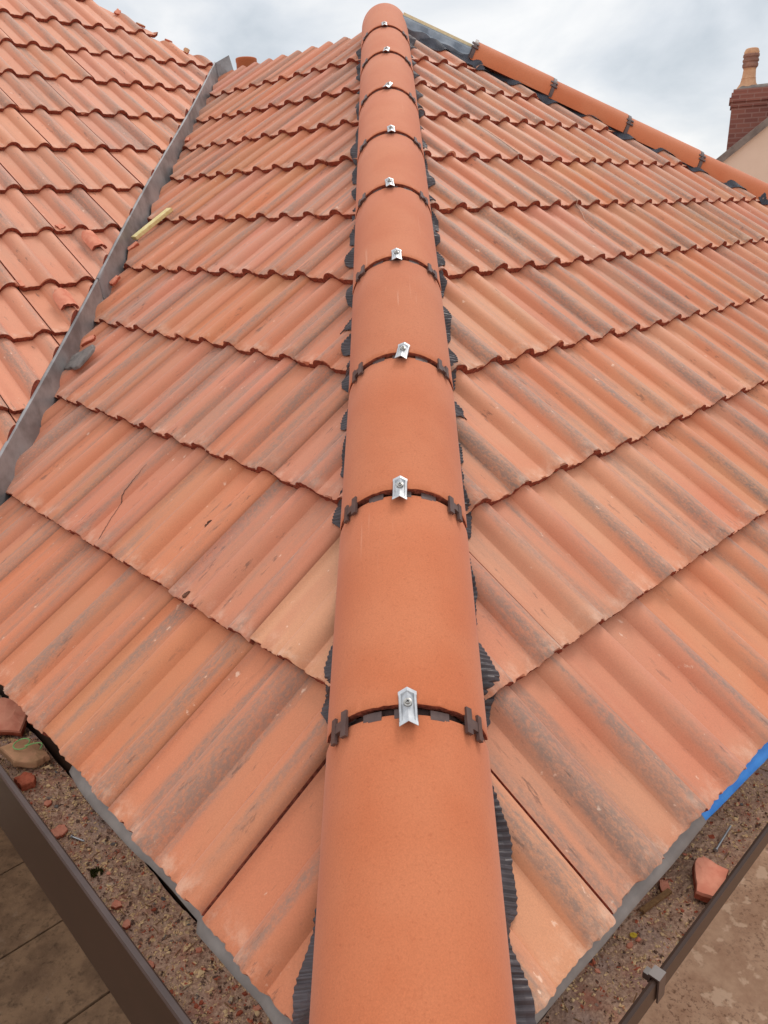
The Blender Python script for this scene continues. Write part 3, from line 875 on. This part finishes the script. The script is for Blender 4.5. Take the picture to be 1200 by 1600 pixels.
# left: deep square gutter
g1 = tag(empty('gutter'), 'deep dark brown square gutter full of silt below the left eaves', 'gutter', 'brown gutters at the eaves')
sweep(gl, [(-0.045, -0.25), (-0.041, -0.25), (-0.037, -0.012), (-0.041, -0.012), (-0.044, -0.10), (-0.155, -0.105), (-0.160, 0.022), (-0.164, 0.022), (-0.162, -0.115), (-0.048, -0.112)], -1.78, -0.05).build('gutter_trough', M['gutter'], g1)
sweep(gl, [(-0.0365, -0.012), (-0.0345, -0.004), (-0.037, 0.0), (-0.045, 0.0), (-0.048, -0.004), (-0.046, -0.0115)], -1.78, -0.05).build('gutter_lip', M['gutter_lip'], g1)
mb = MB(); mb.box(gl(-0.445, -0.050, -0.03), UL * 0.035, OUTL * 0.022, Vector((0, 0, 0.036))); 
mb.build('gutter_bracket', M['gutter'], g1)
# right: shallow gutter with a rolled lip and a bracket
g2 = tag(empty('gutter'), 'shallow brown gutter with a thin front lip and a clip bracket below the right eaves', 'gutter', 'brown gutters at the eaves')
sec = [(-0.062, 0.002), (-0.058, 0.004), (-0.054, 0.001), (-0.053, -0.030), (-0.060, -0.055), (-0.085, -0.088), (-0.130, -0.095), (-0.160, -0.06), (-0.166, 0.02), (-0.161, 0.02), (-0.155, -0.058), (-0.128, -0.090), (-0.088, -0.083), (-0.065, -0.053), (-0.0585, -0.028), (-0.0600, -0.002)]
sweep(gr, sec, 0.05, 3.2).build('gutter_trough', M['gutter'], g2)
mb = MB()
br = gr
P0 = 0.522
sweepb = sweep(gr, [(-0.067, -0.008), (-0.067, 0.008), (-0.0505, 0.008), (-0.049, -0.034), (-0.0515, -0.034), (-0.0530, 0.0050), (-0.0640, 0.0050), (-0.0640, -0.008)], P0, P0 + 0.019)
sweepb.build('gutter_bracket', M['gutter_lip'], g2)
sweep(gr, [(-0.076, -0.010), (-0.076, 0.001), (-0.0675, 0.001), (-0.0675, -0.010)], P0 + 0.003, P0 + 0.015).build('bracket_arm', M['gutter_lip'], g2)

def debris(fn, a0, a1, o0, o1, z, label, seed, count, bumpamp=0.015):
    rg = random.Random(seed); mb = MB()
    na, no = int((a1 - a0) / 0.012), 12
    def hgt(a, o):
        return z + bumpamp * mnoise.noise(Vector((a * 9, o * 14, seed))) + 0.004 * mnoise.noise(Vector((a * 42, o * 42, seed))) + 0.0016 * mnoise.noise(Vector((a * 140, o * 140, seed)))
    mb.quad_grid([[fn(a0 + (a1 - a0) * i / na, o0 + (o1 - o0) * j / no, hgt(a0 + (a1 - a0) * i / na, o0 + (o1 - o0) * j / no)) for j in range(no + 1)] for i in range(na + 1)], mi=0)
    for f in range(count):
        a, o = rg.uniform(a0, a1), rg.uniform(o0 + 0.003, o1 - 0.003)
        r = 0.0010 + 0.0028 * rg.random() ** 3
        if rg.random() < 0.012: r *= 2.2
        c = fn(a, o, hgt(a, o) + r * 0.3)
        b = len(mb.v)
        for v in ((1, 0, 0), (-1, 0, 0), (0, 1, 0), (0, -1, 0), (0, 0, 0.8), (0, 0, -0.8)):
            mb.v.append(c + Vector([x * r * rg.uniform(0.6, 1.3) + rg.uniform(-0.3, 0.3) * r for x in v]))
        for t in ((0, 2, 4), (2, 1, 4), (1, 3, 4), (3, 0, 4), (2, 0, 5), (1, 2, 5), (3, 1, 5), (0, 3, 5)):
            mb.f.append(tuple(b + i for i in t)); mb.m.append(1)
    for f in range(int(count * 0.010)):
        a, o = rg.uniform(a0, a1), rg.uniform(o0 + 0.006, o1 - 0.006)
        r = rg.uniform(0.002, 0.0065); c = fn(a, o, hgt(a, o) + r * 0.2); n_ = rg.randint(4, 6)
        b = len(mb.v); tz = [rg.uniform(-0.5, 0.5), rg.uniform(-0.5, 0.5)]
        for lv in (0, 1):
            for q in range(n_):
                an = q * 6.283 / n_ + rg.uniform(-0.3, 0.3); rr_ = r * rg.uniform(0.6, 1.2)
                x_, y_ = math.cos(an) * rr_, math.sin(an) * rr_ * 0.7
                mb.v.append(c + Vector((x_, y_, x_ * tz[0] + y_ * tz[1] + lv * r * 0.5)))
        mb.f.append(tuple(b + q for q in range(n_))); mb.f.append(tuple(b + n_ + q for q in range(n_))); mi = rg.choice((2, 2, 3, 3, 1, 1, 4)); mb.m += [mi, mi]
        for q in range(n_):
            k = (q + 1) % n_; mb.f.append((b + q, b + k, b + n_ + k, b + n_ + q)); mb.m.append(mi)
    for f in range(int(count * 0.006)):
        a, o = rg.uniform(a0, a1), rg.uniform(o0 + 0.012, o1 - 0.012); an = rg.uniform(0, 6.28); ln_ = rg.uniform(0.008, 0.022)
        d_ = Vector((math.cos(an), math.sin(an), rg.uniform(-0.05, 0.12))) * ln_; p_ = Vector((-math.sin(an), math.cos(an), 0)) * rg.uniform(0.0007, 0.0016)
        mb.box(fn(a, o, hgt(a, o) + 0.001) - d_ / 2, d_, p_, Vector((0, 0, 0.001)), 5)
    o = mb.build('silt', [M['silt'], M['grit'], M['shard'], M['shard_red'], M['leadscrap'], M['wood_dark']])
    return tag(o, label, 'silt', kind='stuff'), hgt
_, hL = debris(gl, -1.75, -0.20, -0.150, -0.043, -0.060, 'brown silt and grit lying along the left gutter', 3.0, 9000)
_, hR = debris(gr, 0.22, 2.2, -0.155, -0.062, -0.044, 'reddish silt and rubble lying along the right gutter', 6.0, 6500, 0.016)

# eaves felt: grey strip left, grey and blue strips right
def felt(fn, S, a0, a1, mat, name, label, seed, width, amp=1.0, cat='underlay', drop=0.0):
    n = int((a1 - a0) / 0.012); rows = []
    for i in range(n + 1):
        a = a0 + (a1 - a0) * i / n
        wv = mnoise.noise(Vector((a * 6.5, seed, 0))); wv2 = mnoise.noise(Vector((a * 17, seed, 4)))
        wv *= amp; wv2 *= amp; wd = width(a) + 0.006 * wv + 0.002 * wv2
        r = []
        for j in range(7):
            t = j / 6
            v = 0.20 - t * (0.050 + wd)
            out = -CA * v
            z = SA * v - 0.021 - drop * t - 0.014 * max(0, t - 0.55) * (1 + wv) + 0.004 * wv2 * t
            r.append(fn(a, out, z))
        rows.append(r)
    mb = MB(); mb.quad_grid(rows)
    o = mb.build(name, mat, None, True)
    md = o.modifiers.new('thick', 'SOLIDIFY'); md.thickness = 0.0012
    return tag(o, label, cat)
felt(gl, SL, -1.02, -0.20, M['felt_grey'], 'eaves_felt', 'wavy grey felt strip curling out below the left eaves tiles', 2.0, lambda a: 0.006 + 0.012 * max(0, math.sin((a + 1.02) * 10)) + (0.012 if a > -0.56 else 0), 1.0, drop=0.014)
felt(gr, SR, 0.28, 0.80, M['felt_grey'], 'eaves_felt', 'flat grey-brown felt strip below the tiles at the right corner', 5.0, lambda a: 0.010, 0.25)
felt(gr, SR, 0.715, 2.6, M['blue'], 'eaves_membrane', 'bright blue membrane strip sticking out below the right eaves', 9.0, lambda a: 0.002 + 0.017 * min(1, max(0, (a - 0.715) / 0.3)), 0.25, cat='membrane')

# ------------------------------------------------------------------ loose bits
def chunk(name, poly, th, mats, m4, label, cat, group=None, seed=1, edge=1, warp=0.002):
    """flat broken shard: a ragged outline with thickness; poly in local x,y metres"""
    rg = random.Random(seed); P = []
    for i in range(len(poly)):
        a, b = Vector(poly[i]).to_3d(), Vector(poly[(i + 1) % len(poly)]).to_3d()
        for q in range(4):
            p = a.lerp(b, q / 4)
            if q: p += Vector((rg.uniform(-1, 1), rg.uniform(-1, 1), 0)) * warp
            P.append(p)
    n = len(P); c = sum(P, Vector()) / n
    mb = MB()
    def ring(k, z, jit): return [c + (p - c) * k + Vector((0, 0, z + rg.uniform(-jit, jit))) for p in P]
    rows = [ring(0.9, 0, 0.0005), ring(1.0, th * 0.25, 0.0012), ring(0.97, th * 0.8, 0.001), ring(0.92, th, 0.0006), ring(0.5, th * 1.06, 0.0006)]
    b = 0
    for r in rows: mb.v += r
    for i in range(len(rows) - 1):
        for j in range(n):
            k = (j + 1) % n
            mb.f.append((i * n + j, i * n + k, (i + 1) * n + k, (i + 1) * n + j)); mb.m.append(edge if i < 2 else 0)
    mb.f.append(tuple(range(n))); mb.m.append(edge)
    mb.f.append(tuple((len(rows) - 1) * n + j for j in range(n))); mb.m.append(0)
    o = mb.build(name, mats); o.matrix_world = m4
    return tag(o, label, cat, group)

def pose(P, X, Nn, rot=0.0, tiltx=0.0, tilty=0.0):
    X, Nn = Vector(X).normalized(), Vector(Nn).normalized(); Y = Nn.cross(X).normalized(); X = Y.cross(Nn)
    m4 = Matrix.Identity(4)
    for i in range(3): m4[i][0], m4[i][1], m4[i][2] = X[i], Y[i], Nn[i]
    m4.translation = P
    return m4 @ Matrix.Rotation(rot, 4, 'Z') @ Matrix.Rotation(tiltx, 4, 'X') @ Matrix.Rotation(tilty, 4, 'Y')
UPZ = Vector((0, 0, 1))
E_, SB, SR_ = M['shard'], M['shard_buff'], M['shard_red']
gpL = lambda a, o, dz=0.0: gl(a, o, hL(a, o) + dz)
gpR = lambda a, o, dz=0.0: gr(a, o, hR(a, o) + dz)
chunk('tile_shard', [(-0.06, -0.035), (0.05, -0.045), (0.055, 0.03), (-0.01, 0.05), (-0.06, 0.03)], 0.02, [E_, SR_], pose(gpL(-1.385, -0.112, 0.032), UL, UPZ, 0.9, 0.35, 0.15), 'large broken terracotta piece leaning on the left gutter at the photo edge', 'tile shard', 'tile shards in the left gutter', 2)
chunk('mortar_shard', [(-0.045, -0.030), (0.02, -0.032), (0.052, 0.0), (0.05, 0.03), (0.0, 0.034), (-0.04, 0.02)], 0.016, [SB, SB], pose(gpL(-1.235, -0.100, 0.010), UL, UPZ, 0.15, -0.12, 0.1), 'buff angular shard with a loop of green wire lying on it', 'mortar shard', None, 5)
chunk('tile_shard', [(-0.022, -0.014), (0.014, -0.018), (0.024, 0.004), (0.006, 0.018), (-0.02, 0.014)], 0.016, [SR_, SR_], pose(gpL(-1.165, -0.078, 0.0), UL, UPZ, 0.2), 'small raw red lump beside the buff shard in the left gutter', 'tile shard', 'tile shards in the left gutter', 6, warp=0.003)
chunk('tile_shard', [(0.016 * math.cos(i * 0.9), 0.016 * math.sin(i * 0.9)) for i in range(7)], 0.006, [E_, SR_], pose(gpL(-0.99, -0.073, 0.001), UL, UPZ, 0.1), 'round flat terracotta flake beside a short nail in the left gutter', 'tile shard', 'tile shards in the left gutter', 7)
for a, o, r, sd_, lab in ((-1.085, -0.088, 0.008, 9, 'small pink chip up the left gutter between the flake and the red lump'), (-0.760, -0.075, 0.008, 10, 'orange chip lying past the moss tuft in the left gutter'),
                     (-0.715, -0.070, 0.007, 12, 'long thin orange chip on the silt of the left gutter'), (-0.615, -0.058, 0.008, 14, 'pink and white chip against the front lip of the left gutter')):
    chunk('tile_shard', [(r * math.cos(i * 1.05) * (1.0 + 0.4 * (i % 2)), r * math.sin(i * 1.05)) for i in range(6)], 0.005, [E_, SR_], pose(gpL(a, o, 0.001), UL, UPZ, sd_), lab, 'tile shard', 'tile shards in the left gutter', sd_, warp=0.001)
chunk('tile_shard', [(-0.032, -0.020), (0.030, -0.030), (0.040, 0.012), (0.022, 0.024), (-0.034, 0.018)], 0.020, [E_, SR_], pose(gpR(0.755, -0.088, 0.004), UR, UPZ, 0.4, 0.1, -0.12), 'broken terracotta corner piece resting against the right gutter lip', 'tile shard', 'tile shards in the right gutter', 16, warp=0.003)
chunk('tile_shard', [(-0.012, -0.007), (0.011, -0.008), (0.012, 0.006), (-0.010, 0.009)], 0.007, [E_, SR_], pose(gpR(0.715, -0.137, 0.002), UR, UPZ, 0.8), 'little square terracotta chip beside the wood splinter in the right gutter', 'tile shard', 'tile shards in the right gutter', 17, warp=0.001)
mb = MB(); mb.box(gpR(0.645, -0.143, 0.004), UR * 0.062 + OUTR * 0.014 + UPZ * 0.004, OUTR * 0.008, UPZ * 0.005)
tag(mb.build('wood_splinter', M['wood_dark']), 'weathered splinter of wood lying on silt in the right gutter', 'splinter')
rgn = random.Random(77)
mb = MB()
for i in range(9):
    a = i * 0.7; p = gpR(0.600, -0.128, 0.003)
    d = Vector((math.cos(a), math.sin(a), 0)) * 0.006
    mb.box(p - d * 0.2 + UPZ * 0.0005 * i, d, Vector((-d.y, d.x, 0)) * 0.5, UPZ * 0.0015)
tag(mb.build('yellow_petals', M['yellow']), 'tiny yellow flower head on the silt of the right gutter', 'flower')
def nail(P, d, ln, label, grp='galvanised nails in the gutters'):
    d = Vector(d).normalized(); mb = MB()
    mb.tube([P, P + d * ln * 0.96, P + d * ln], [0.0017, 0.0017, 0.0003], 8); mb.tube([P - d * 0.001, P + d * 0.0004], 0.0040, 10)
    tag(mb.build('nail', M['steel'], None, True), label, 'nail', grp)
nail(gpR(0.845, -0.112, 0.006), UR * 0.9 + OUTR * -0.05 + UPZ * 0.06, 0.068, 'long bright nail lying on the silt of the right gutter')
nail(gpL(-0.965, -0.086, 0.004), UL * 0.85 + OUTL * -0.35, 0.030, 'short grey nail beside the round flake in the left gutter')
# green wire: a loop with a tail
mb = MB(); c0 = gpL(-1.235, -0.104, 0.034)
pts = []
for i in range(26):
    a = -0.4 + i / 25 * 6.6
    pts.append(c0 + UL * (0.016 * math.cos(a) - 0.008) + OUTL * 0.016 * math.sin(a) + UPZ * (0.0004 * i * 0.5))
for i in range(1, 12):
    t = i / 11
    pts.append(pts[25] + UL * (0.034 * t) + OUTL * (-0.030 * math.sin(t * 2.4) * 0.9) + UPZ * 0.003 * math.sin(t * 3))
mb.tube(pts, 0.0013, 6)
tag(mb.build('green_wire', M['wire'], None, True), 'thin green wire bent into a loop, lying on the buff shard', 'wire')
# moss tuft
mb = MB(); rg = random.Random(5); c0 = gpL(-0.845, -0.080, 0)
for i in range(160):
    a, r = rg.uniform(0, 6.28), 0.011 * math.sqrt(rg.random())
    p = c0 + Vector((math.cos(a) * r, math.sin(a) * r, 0)); d = Vector((rg.uniform(-.6, .6), rg.uniform(-.6, .6), 1)).normalized() * rg.uniform(0.004, 0.010)
    x = Vector((rg.uniform(-1, 1), rg.uniform(-1, 1), 0)).normalized() * 0.0012
    b = len(mb.v); mb.v += [p - x, p + x, p + d]; mb.f.append((b, b + 1, b + 2)); mb.m.append(0)
tag(mb.build('moss_tuft', M['moss']), 'small dark green moss tuft on the silt of the left gutter', 'moss')

# on the slopes
def onS(S, u, v, dw=0.0): return S.P(u, v, S.wtop(u, v) + dw)
mb = MB()
mb.box(SL.P(-3.085, 1.70, 0.018), SL.V * 0.215 + SL.U * 0.020, SL.U * 0.042, SL.N * 0.016)
o = mb.build('timber_offcut', M['offcut'])
bvm = o.modifiers.new('b', 'BEVEL'); bvm.width = 0.002; bvm.segments = 2
tag(o, 'short yellow timber offcut lying on the tiles beside the metal valley', 'timber offcut')
chunk('slate_scrap', [(-0.07, -0.035), (0.03, -0.06), (0.07, 0.01), (0.05, 0.045), (-0.06, 0.03)], 0.012, [M['leadscrap'], M['leadscrap']], pose(SL.P(-2.43, 1.01, 0.016), SL.U, SL.N, 0.5, 0.1, -0.1), 'dark grey torn slate scrap wedged at the valley edge of the tiles', 'scrap', None, 22, warp=0.006)
clods = [(-1.189, 0.671, 0.010, 'dark lump of dirt sitting alone on a tile roll of the left slope'), (-1.067, 0.506, 0.008, 'dark smear of dirt at the nose of a tile on the left slope')]
for i, (u, v, r, lab) in enumerate(clods):
    bmx = bmesh.new(); bmesh.ops.create_icosphere(bmx, subdivisions=3, radius=r)
    for vv in bmx.verts:
        n_ = mnoise.noise(vv.co * 160 + Vector((i * 9, 0, 0))) * 0.5 + mnoise.noise(vv.co * 400) * 0.25
        vv.co *= 1 + n_; vv.co.x *= 1.25; vv.co.y *= 0.75 if i else 1.0; vv.co.z *= 0.42
    o = obj_bm('dirt_clod', bmx, M['clod']); o.matrix_world = pose(onS(SL, u, v, 0.001), SL.U, SL.N, 0.6 + i)
    tag(o, lab, 'dirt', 'dirt on the left slope')
# half-round roll fragments that slid down the main roof
def roll_fragment(S, u, v, ln, rot, label, seed):
    rg = random.Random(seed); mb = MB(); na = 13; top, bot = [], []
    for iy in range(7):
        y = ln * iy / 6 - ln / 2
        wid = 1.0 if iy < 5 else (0.85 if iy == 5 else 0.5)
        r1, r2 = [], []
        for i in range(na):
            a = math.radians(-78 + 156 * i / (na - 1)) * wid
            jit = rg.uniform(-0.004, 0.004) if iy in (0, 6) else 0
            r1.append(Vector((0.036 * math.sin(a), y + jit, 0.030 * math.cos(a)))); r2.append(Vector((0.026 * math.sin(a), y + jit * 0.5, 0.019 * math.cos(a))))
        top.append(r1); bot.append(r2)
    b0 = mb.quad_grid(top, mi=0); b1 = mb.quad_grid(bot, mi=1)
    for i in range(na - 1):
        for q in (0, 6 * na): mb.f.append((b0 + q + i, b0 + q + i + 1, b1 + q + i + 1, b1 + q + i)); mb.m.append(1)
    for i in range(6):
        for q in (0, na - 1): mb.f.append((b0 + i * na + q, b0 + (i + 1) * na + q, b1 + (i + 1) * na + q, b1 + i * na + q)); mb.m.append(1)
    o = mb.build('roll_fragment', [M['shard'], M['edge']], None, True, 0.6)
    o.matrix_world = pose(onS(S, u, v, -0.006), S.U, S.N, rot); tag(o, label, 'tile fragment', 'broken roll fragments on the main roof')
def roll_center(S, u, half=0):
    x = (u - S.j0) % S.tw
    best = min(range(-1, 4), key=lambda i: abs(x - (S.ro + i * PITCH)))
    return u - x + S.ro + best * PITCH
roll_fragment(SM, roll_center(SM, 1.14), 3.03, 0.105, 0.05, 'broken half-round roll fragment lying below a chipped tile on the main roof', 31)
roll_fragment(SM, roll_center(SM, 0.86), 2.66, 0.095, -0.05, 'lower broken roll fragment on the main roof, towards the left edge of the photo', 32)
# chips where the rolls broke off
for n_, (u, v, lab) in enumerate(((1.135, 3.165, 'small flat chip at the broken tile nose above the upper roll fragment'), (0.82, 2.80, 'small flat chip at the broken tile nose above the lower roll fragment'))):
    chunk('tile_chip', [(-0.02, -0.012), (0.016, -0.014), (0.02, 0.012), (-0.012, 0.02)], 0.006, [M['shard'], M['shard_red']], pose(onS(SM, u, v, 0.001), SM.U, SM.N, 0.6 + n_), lab, 'tile chip', 'chips on the main roof', 40 + n_)
# mortar crumbs and pieces along the bare edge of the main roof
rg = random.Random(12)
edge_labels = ['pale mortar crumb on the ragged main roof edge, highest in the photo', 'flat mortar piece on the ragged edge of the main roof, second from the top', 'curled tile chip standing on the ragged edge, middle of the main roof skyline',
               'pale mortar flake on the ragged edge, second above the valley end', 'small mortar lump on the ragged edge, nearest the valley end']
for i, v in enumerate((5.80, 5.62, 5.45, 5.25, 5.12)):
    u = medge(v) - 0.01
    chunk('mortar_crumb', [(-0.03, -0.012), (0.02, -0.016), (0.03, 0.006), (0.0, 0.02), (-0.03, 0.012)], 0.012, [M['shard'] if i % 2 else M['shard_buff'], M['shard_red']], pose(SM.P(u, v, 0.002), SM.U, SM.N, rg.uniform(0, 6), rg.uniform(-.3, .3), 0.2), edge_labels[i], 'mortar', 'mortar pieces on the bare edge of the main roof', 50 + i, warp=0.006)
# chips along the valley cut of the left slope
vl = ['chip of tile lodged in the valley beside the grey scrap', 'little chip on the valley edge below the timber offcut', 'tile crumb on the valley edge above the grey scrap', 'light chip in the top of the valley under the third course']
for i, (x, v) in enumerate(((-1.13, 1.10), (-1.15, 1.66), (-1.155, 1.43), (-1.15, 2.62))):
    chunk('tile_chip', [(-0.03, -0.012), (0.026, -0.014), (0.03, 0.010), (-0.02, 0.014)], 0.012, [M['shard'], M['shard_red']], pose(on_L(x, v, 0.008), SL.U, SL.N, 0.9 + i * 0.5, 0.15), vl[i], 'tile chip', 'tile chips along the valley', 60 + i, warp=0.004)

# crack in a tile (a thin dark ribbon laid on its surface, painted for the shaded gap) and a string
def ribbon(S, pts, wd, mat, name, parent=None, lift=0.0007, n=40, jit=0.004, seed=1, tube=False):
    rg = random.Random(seed); P = []
    for i in range(n + 1):
        t = i / n * (len(pts) - 1); k = min(int(t), len(pts) - 2); f = t - k
        u = pts[k][0] * (1 - f) + pts[k + 1][0] * f; v = pts[k][1] * (1 - f) + pts[k + 1][1] * f
        u += rg.uniform(-jit, jit); P.append((u, v))
    mb = MB()
    if tube:
        mb.tube([onS(S, u, v, lift) for u, v in P], wd, 5)
    else:
        mb.quad_grid([[onS(S, u - wd * (0.4 + 0.6 * (1 - i / n)), v, lift), onS(S, u + wd * (0.4 + 0.6 * (1 - i / n)), v, lift)] for i, (u, v) in enumerate(P)])
    return mb.build(name, mat, parent)
# the string droops over the rolls: sampled finely so that it follows them
ribbon(SR, [(2.66, 2.90), (2.616, 2.705), (2.609, 2.524), (2.592, 2.36), (2.572, 2.104), (2.59, 1.958), (2.576, 1.864), (2.53, 1.72)], 0.0014, M['string'], 'string', None, 0.003, 90, 0.0, 2, True)
tag(bpy.data.objects['string'], 'thin pale string trailing down across the upper right slope', 'string')
par = tiles_L.get((-4, 1))
if par:
    bpy.context.view_layer.update()
    c_ = ribbon(SL, [(-1.485, 0.508), (-1.519, 0.565), (-1.557, 0.646), (-1.572, 0.74)], 0.0011, M['dark'], 'crack', None, 0.0012, 40, 0.0014, 3)
    c_.parent = par; c_.matrix_parent_inverse = par.matrix_world.inverted()

# terracotta pot and tile end peeping over the ridge
mb = MB()
def lathe(mb, c, prof, n=28, mi=0):
    rows = [[Vector(c) + Vector((math.cos(2 * math.pi * i / n) * r, math.sin(2 * math.pi * i / n) * r, z)) for i in range(n)] for r, z in prof]
    return mb.quad_grid(rows, True, mi)
lathe(mb, (-1.09, 6.0, 1.25), [(0.074, 0), (0.074, 0.805), (0.077, 0.81), (0.077, 0.83), (0.071, 0.835), (0.060, 0.835), (0.058, 0.79), (0.058, 0.1)])
tag(mb.build('clay_pipe', M['hip'], None, True, 0.6), 'short terracotta pipe top peeping over the ridge right of the valley end', 'clay pipe')
mb = MB()
lathe(mb, (-1.30, 6.0, 1.5), [(0.0, 0.475), (0.03, 0.47), (0.055, 0.455), (0.06, 0.43), (0.06, 0.0)])
tag(mb.build('clay_vent', M['hip'], None, True, 0.6), 'small rounded clay cap just behind the valley end, left of the terracotta pipe', 'clay cap')

# ------------------------------------------------------------------ house walls under the roof
GZ = -2.4
hw = tag(empty('house_wall'), 'rendered house wall set back in shadow below the near eaves', 'house wall')
def wall(a, b, z0, z1, th, inward):
    a, b, i = Vector(a), Vector(b), Vector(inward).normalized()
    mb = MB(); mb.prism([a + UPZ * z0, b + UPZ * z0, b + UPZ * z1, a + UPZ * z1], i * th); return mb
cor = gl(0, -0.19, 0) ; 
cxy = Vector((0, 0.70 * R2, 0))
wall(cxy + Vector((-1, 1, 0)) / R2 * 3.4, cxy, GZ, -0.02, 0.25, -OUTL).build('wall', M['wall'], hw)
wall(cxy - OUTR * 0.9 + UR * 0.26, cxy - OUTR * 0.9 + UR * 5.0, GZ, -0.02, 0.25, -OUTR).build('wall', M['wall'], hw)
pv = cxy + Vector((-1, 1, 0)) / R2 * 3.4
wall(pv + Vector((-1, -1, 0)) / R2 * 4.5, pv - Vector((1, 1, 0)) / R2 * 0.02, GZ, -0.3, 0.25, (-1, 1, 0)).build('wall', M['wall'], hw)

# ------------------------------------------------------------------ ground
mb = MB(); mb.prism([(-90, -60, GZ - 0.02), (90, -60, GZ - 0.02), (90, 140, GZ - 0.02), (-90, 140, GZ - 0.02)], (0, 0, -0.1))
tag(mb.build('ground', M['yard']), kind='structure')
# paving on the left side: slabs with joints running out from the wall
pav = empty('paving'); pav['kind'] = 'structure'
rg = random.Random(3)
for i in range(-8, 9):
    for j in range(-6, 2):
        a0 = -2.555 + 0.552 * i; o0 = -0.36 + 0.9 * j
        if a0 > -0.0: continue
        e_ = 0.007; dzs = rg.uniform(-0.004, 0.004)
        P = [UL * (a0 + e_) + OUTL * (-(o0 + e_)), UL * (a0 + 0.552 - e_) + OUTL * (-(o0 + e_)), UL * (a0 + 0.552 - e_) + OUTL * (-(o0 + 0.9 - e_)), UL * (a0 + e_) + OUTL * (-(o0 + 0.9 - e_))]
        mb = MB(); mb.prism([p + UPZ * (GZ - 0.015) for p in P], UPZ * (0.025 + dzs)); mb.build('paving_slab', M['slab'], pav)
# a dark drain channel across one joint
mb = MB()
# ------------------------------------------------------------------ neighbour's house beyond
nb = tag(empty('house'), 'neighbouring house with a peach rendered gable and red brick chimney at the right edge', 'house')
gy = 14.0
slope_n = (2.30 - 1.66) / (6.18 - 5.36)
x_l, z_l = 5.36 - 3.2, 1.66 - 3.2 * slope_n
x_a, z_a = 5.36 + 2.6, 1.66 + 2.6 * slope_n
x_r = 2 * x_a - x_l
mb = MB(); mb.prism([(x_l + 0.1, gy, GZ), (x_r - 0.1, gy, GZ), (x_r - 0.1, gy, z_l - 0.02), (x_a, gy, z_a - 0.10), (x_l + 0.1, gy, z_l - 0.02)], (3.5, 7, 0))
mb.build('wall', M['render'], nb)
nrm = Vector((-slope_n, 0, 1)).normalized()
for sx in (1, -1):
    mb = MB()
    xa, xe = (x_a, x_l - 0.15) if sx == 1 else (x_a + 0.002, x_r + 0.15)
    ze = z_l - 0.15 * slope_n
    mb.prism([(xe, gy - 0.06, ze - 0.10), (xa, gy - 0.06, z_a - 0.10), (xa, gy - 0.06, z_a), (xe, gy - 0.06, ze)], (3.55, 7.1, 0))
    rf = mb.build('roof', M['slate'], nb)
    if sx == 1:
        mb = MB(); mb.prism([(xe, gy - 0.075, ze - 0.13), (xa, gy - 0.075, z_a - 0.13), (xa, gy - 0.075, z_a + 0.012), (xe, gy - 0.075, ze + 0.012)], (0, 0.012, 0))
        mb.build('verge', M['verge'], rf)
ch = empty('chimney_stack', (5.80, gy + 0.62, 1.22)); ch.parent = nb; ch.rotation_euler = (0, 0, math.radians(-21))
mb = MB(); 
mb.box((0, 0, -0.2), (1.15, 0, 0), (0, 0.5, 0), (0, 0, 1.51))
ob = mb.build('brickwork', M['brick'], ch)
mb = MB()
for i, (ex, z0, hh) in enumerate(((0.022, 1.312, 0.075), (0.048, 1.389, 0.072), (0.024, 1.463, 0.072), (0.0, 1.537, 0.05))):
    mb.box((-ex, -ex, z0), (1.15 + 2 * ex, 0, 0), (0, 0.5 + 2 * ex, 0), (0, 0, hh))
mb.build('corbel', M['brick'], ch)
mb = MB(); mb.prism([(-0.0 + 0.05, 0.03, 1.588), (1.10, 0.03, 1.588), (1.0, 0.10, 1.66), (0.12, 0.10, 1.64)], (0, 0.38, 0)); mb.build('flaunching', M['verge'], ch)
pt = MB()
lathe(pt, (0.22, 0.25, 1.56), [(0.20, 0), (0.17, 0.07), (0.13, 0.13), (0.115, 0.19), (0.115, 0.20), (0.118, 0.205), (0.110, 0.215), (0.100, 0.34), (0.104, 0.345), (0.104, 0.355)], 24, 0)
lathe(pt, (0.22, 0.25, 1.56), [(0.104, 0.355), (0.125, 0.38), (0.128, 0.42), (0.118, 0.43), (0.118, 0.45), (0.13, 0.46), (0.13, 0.49), (0.118, 0.50), (0.118, 0.52), (0.13, 0.53), (0.13, 0.565), (0.118, 0.575)], 24, 1)
lathe(pt, (0.22, 0.25, 1.56), [(0.118, 0.575), (0.122, 0.60), (0.10, 0.65), (0.08, 0.66), (0.075, 0.62), (0.07, 0.3)], 24, 0)
pt.build('chimney_pot', [M['pot'], M['pot_dark']], ch, True, 0.6)
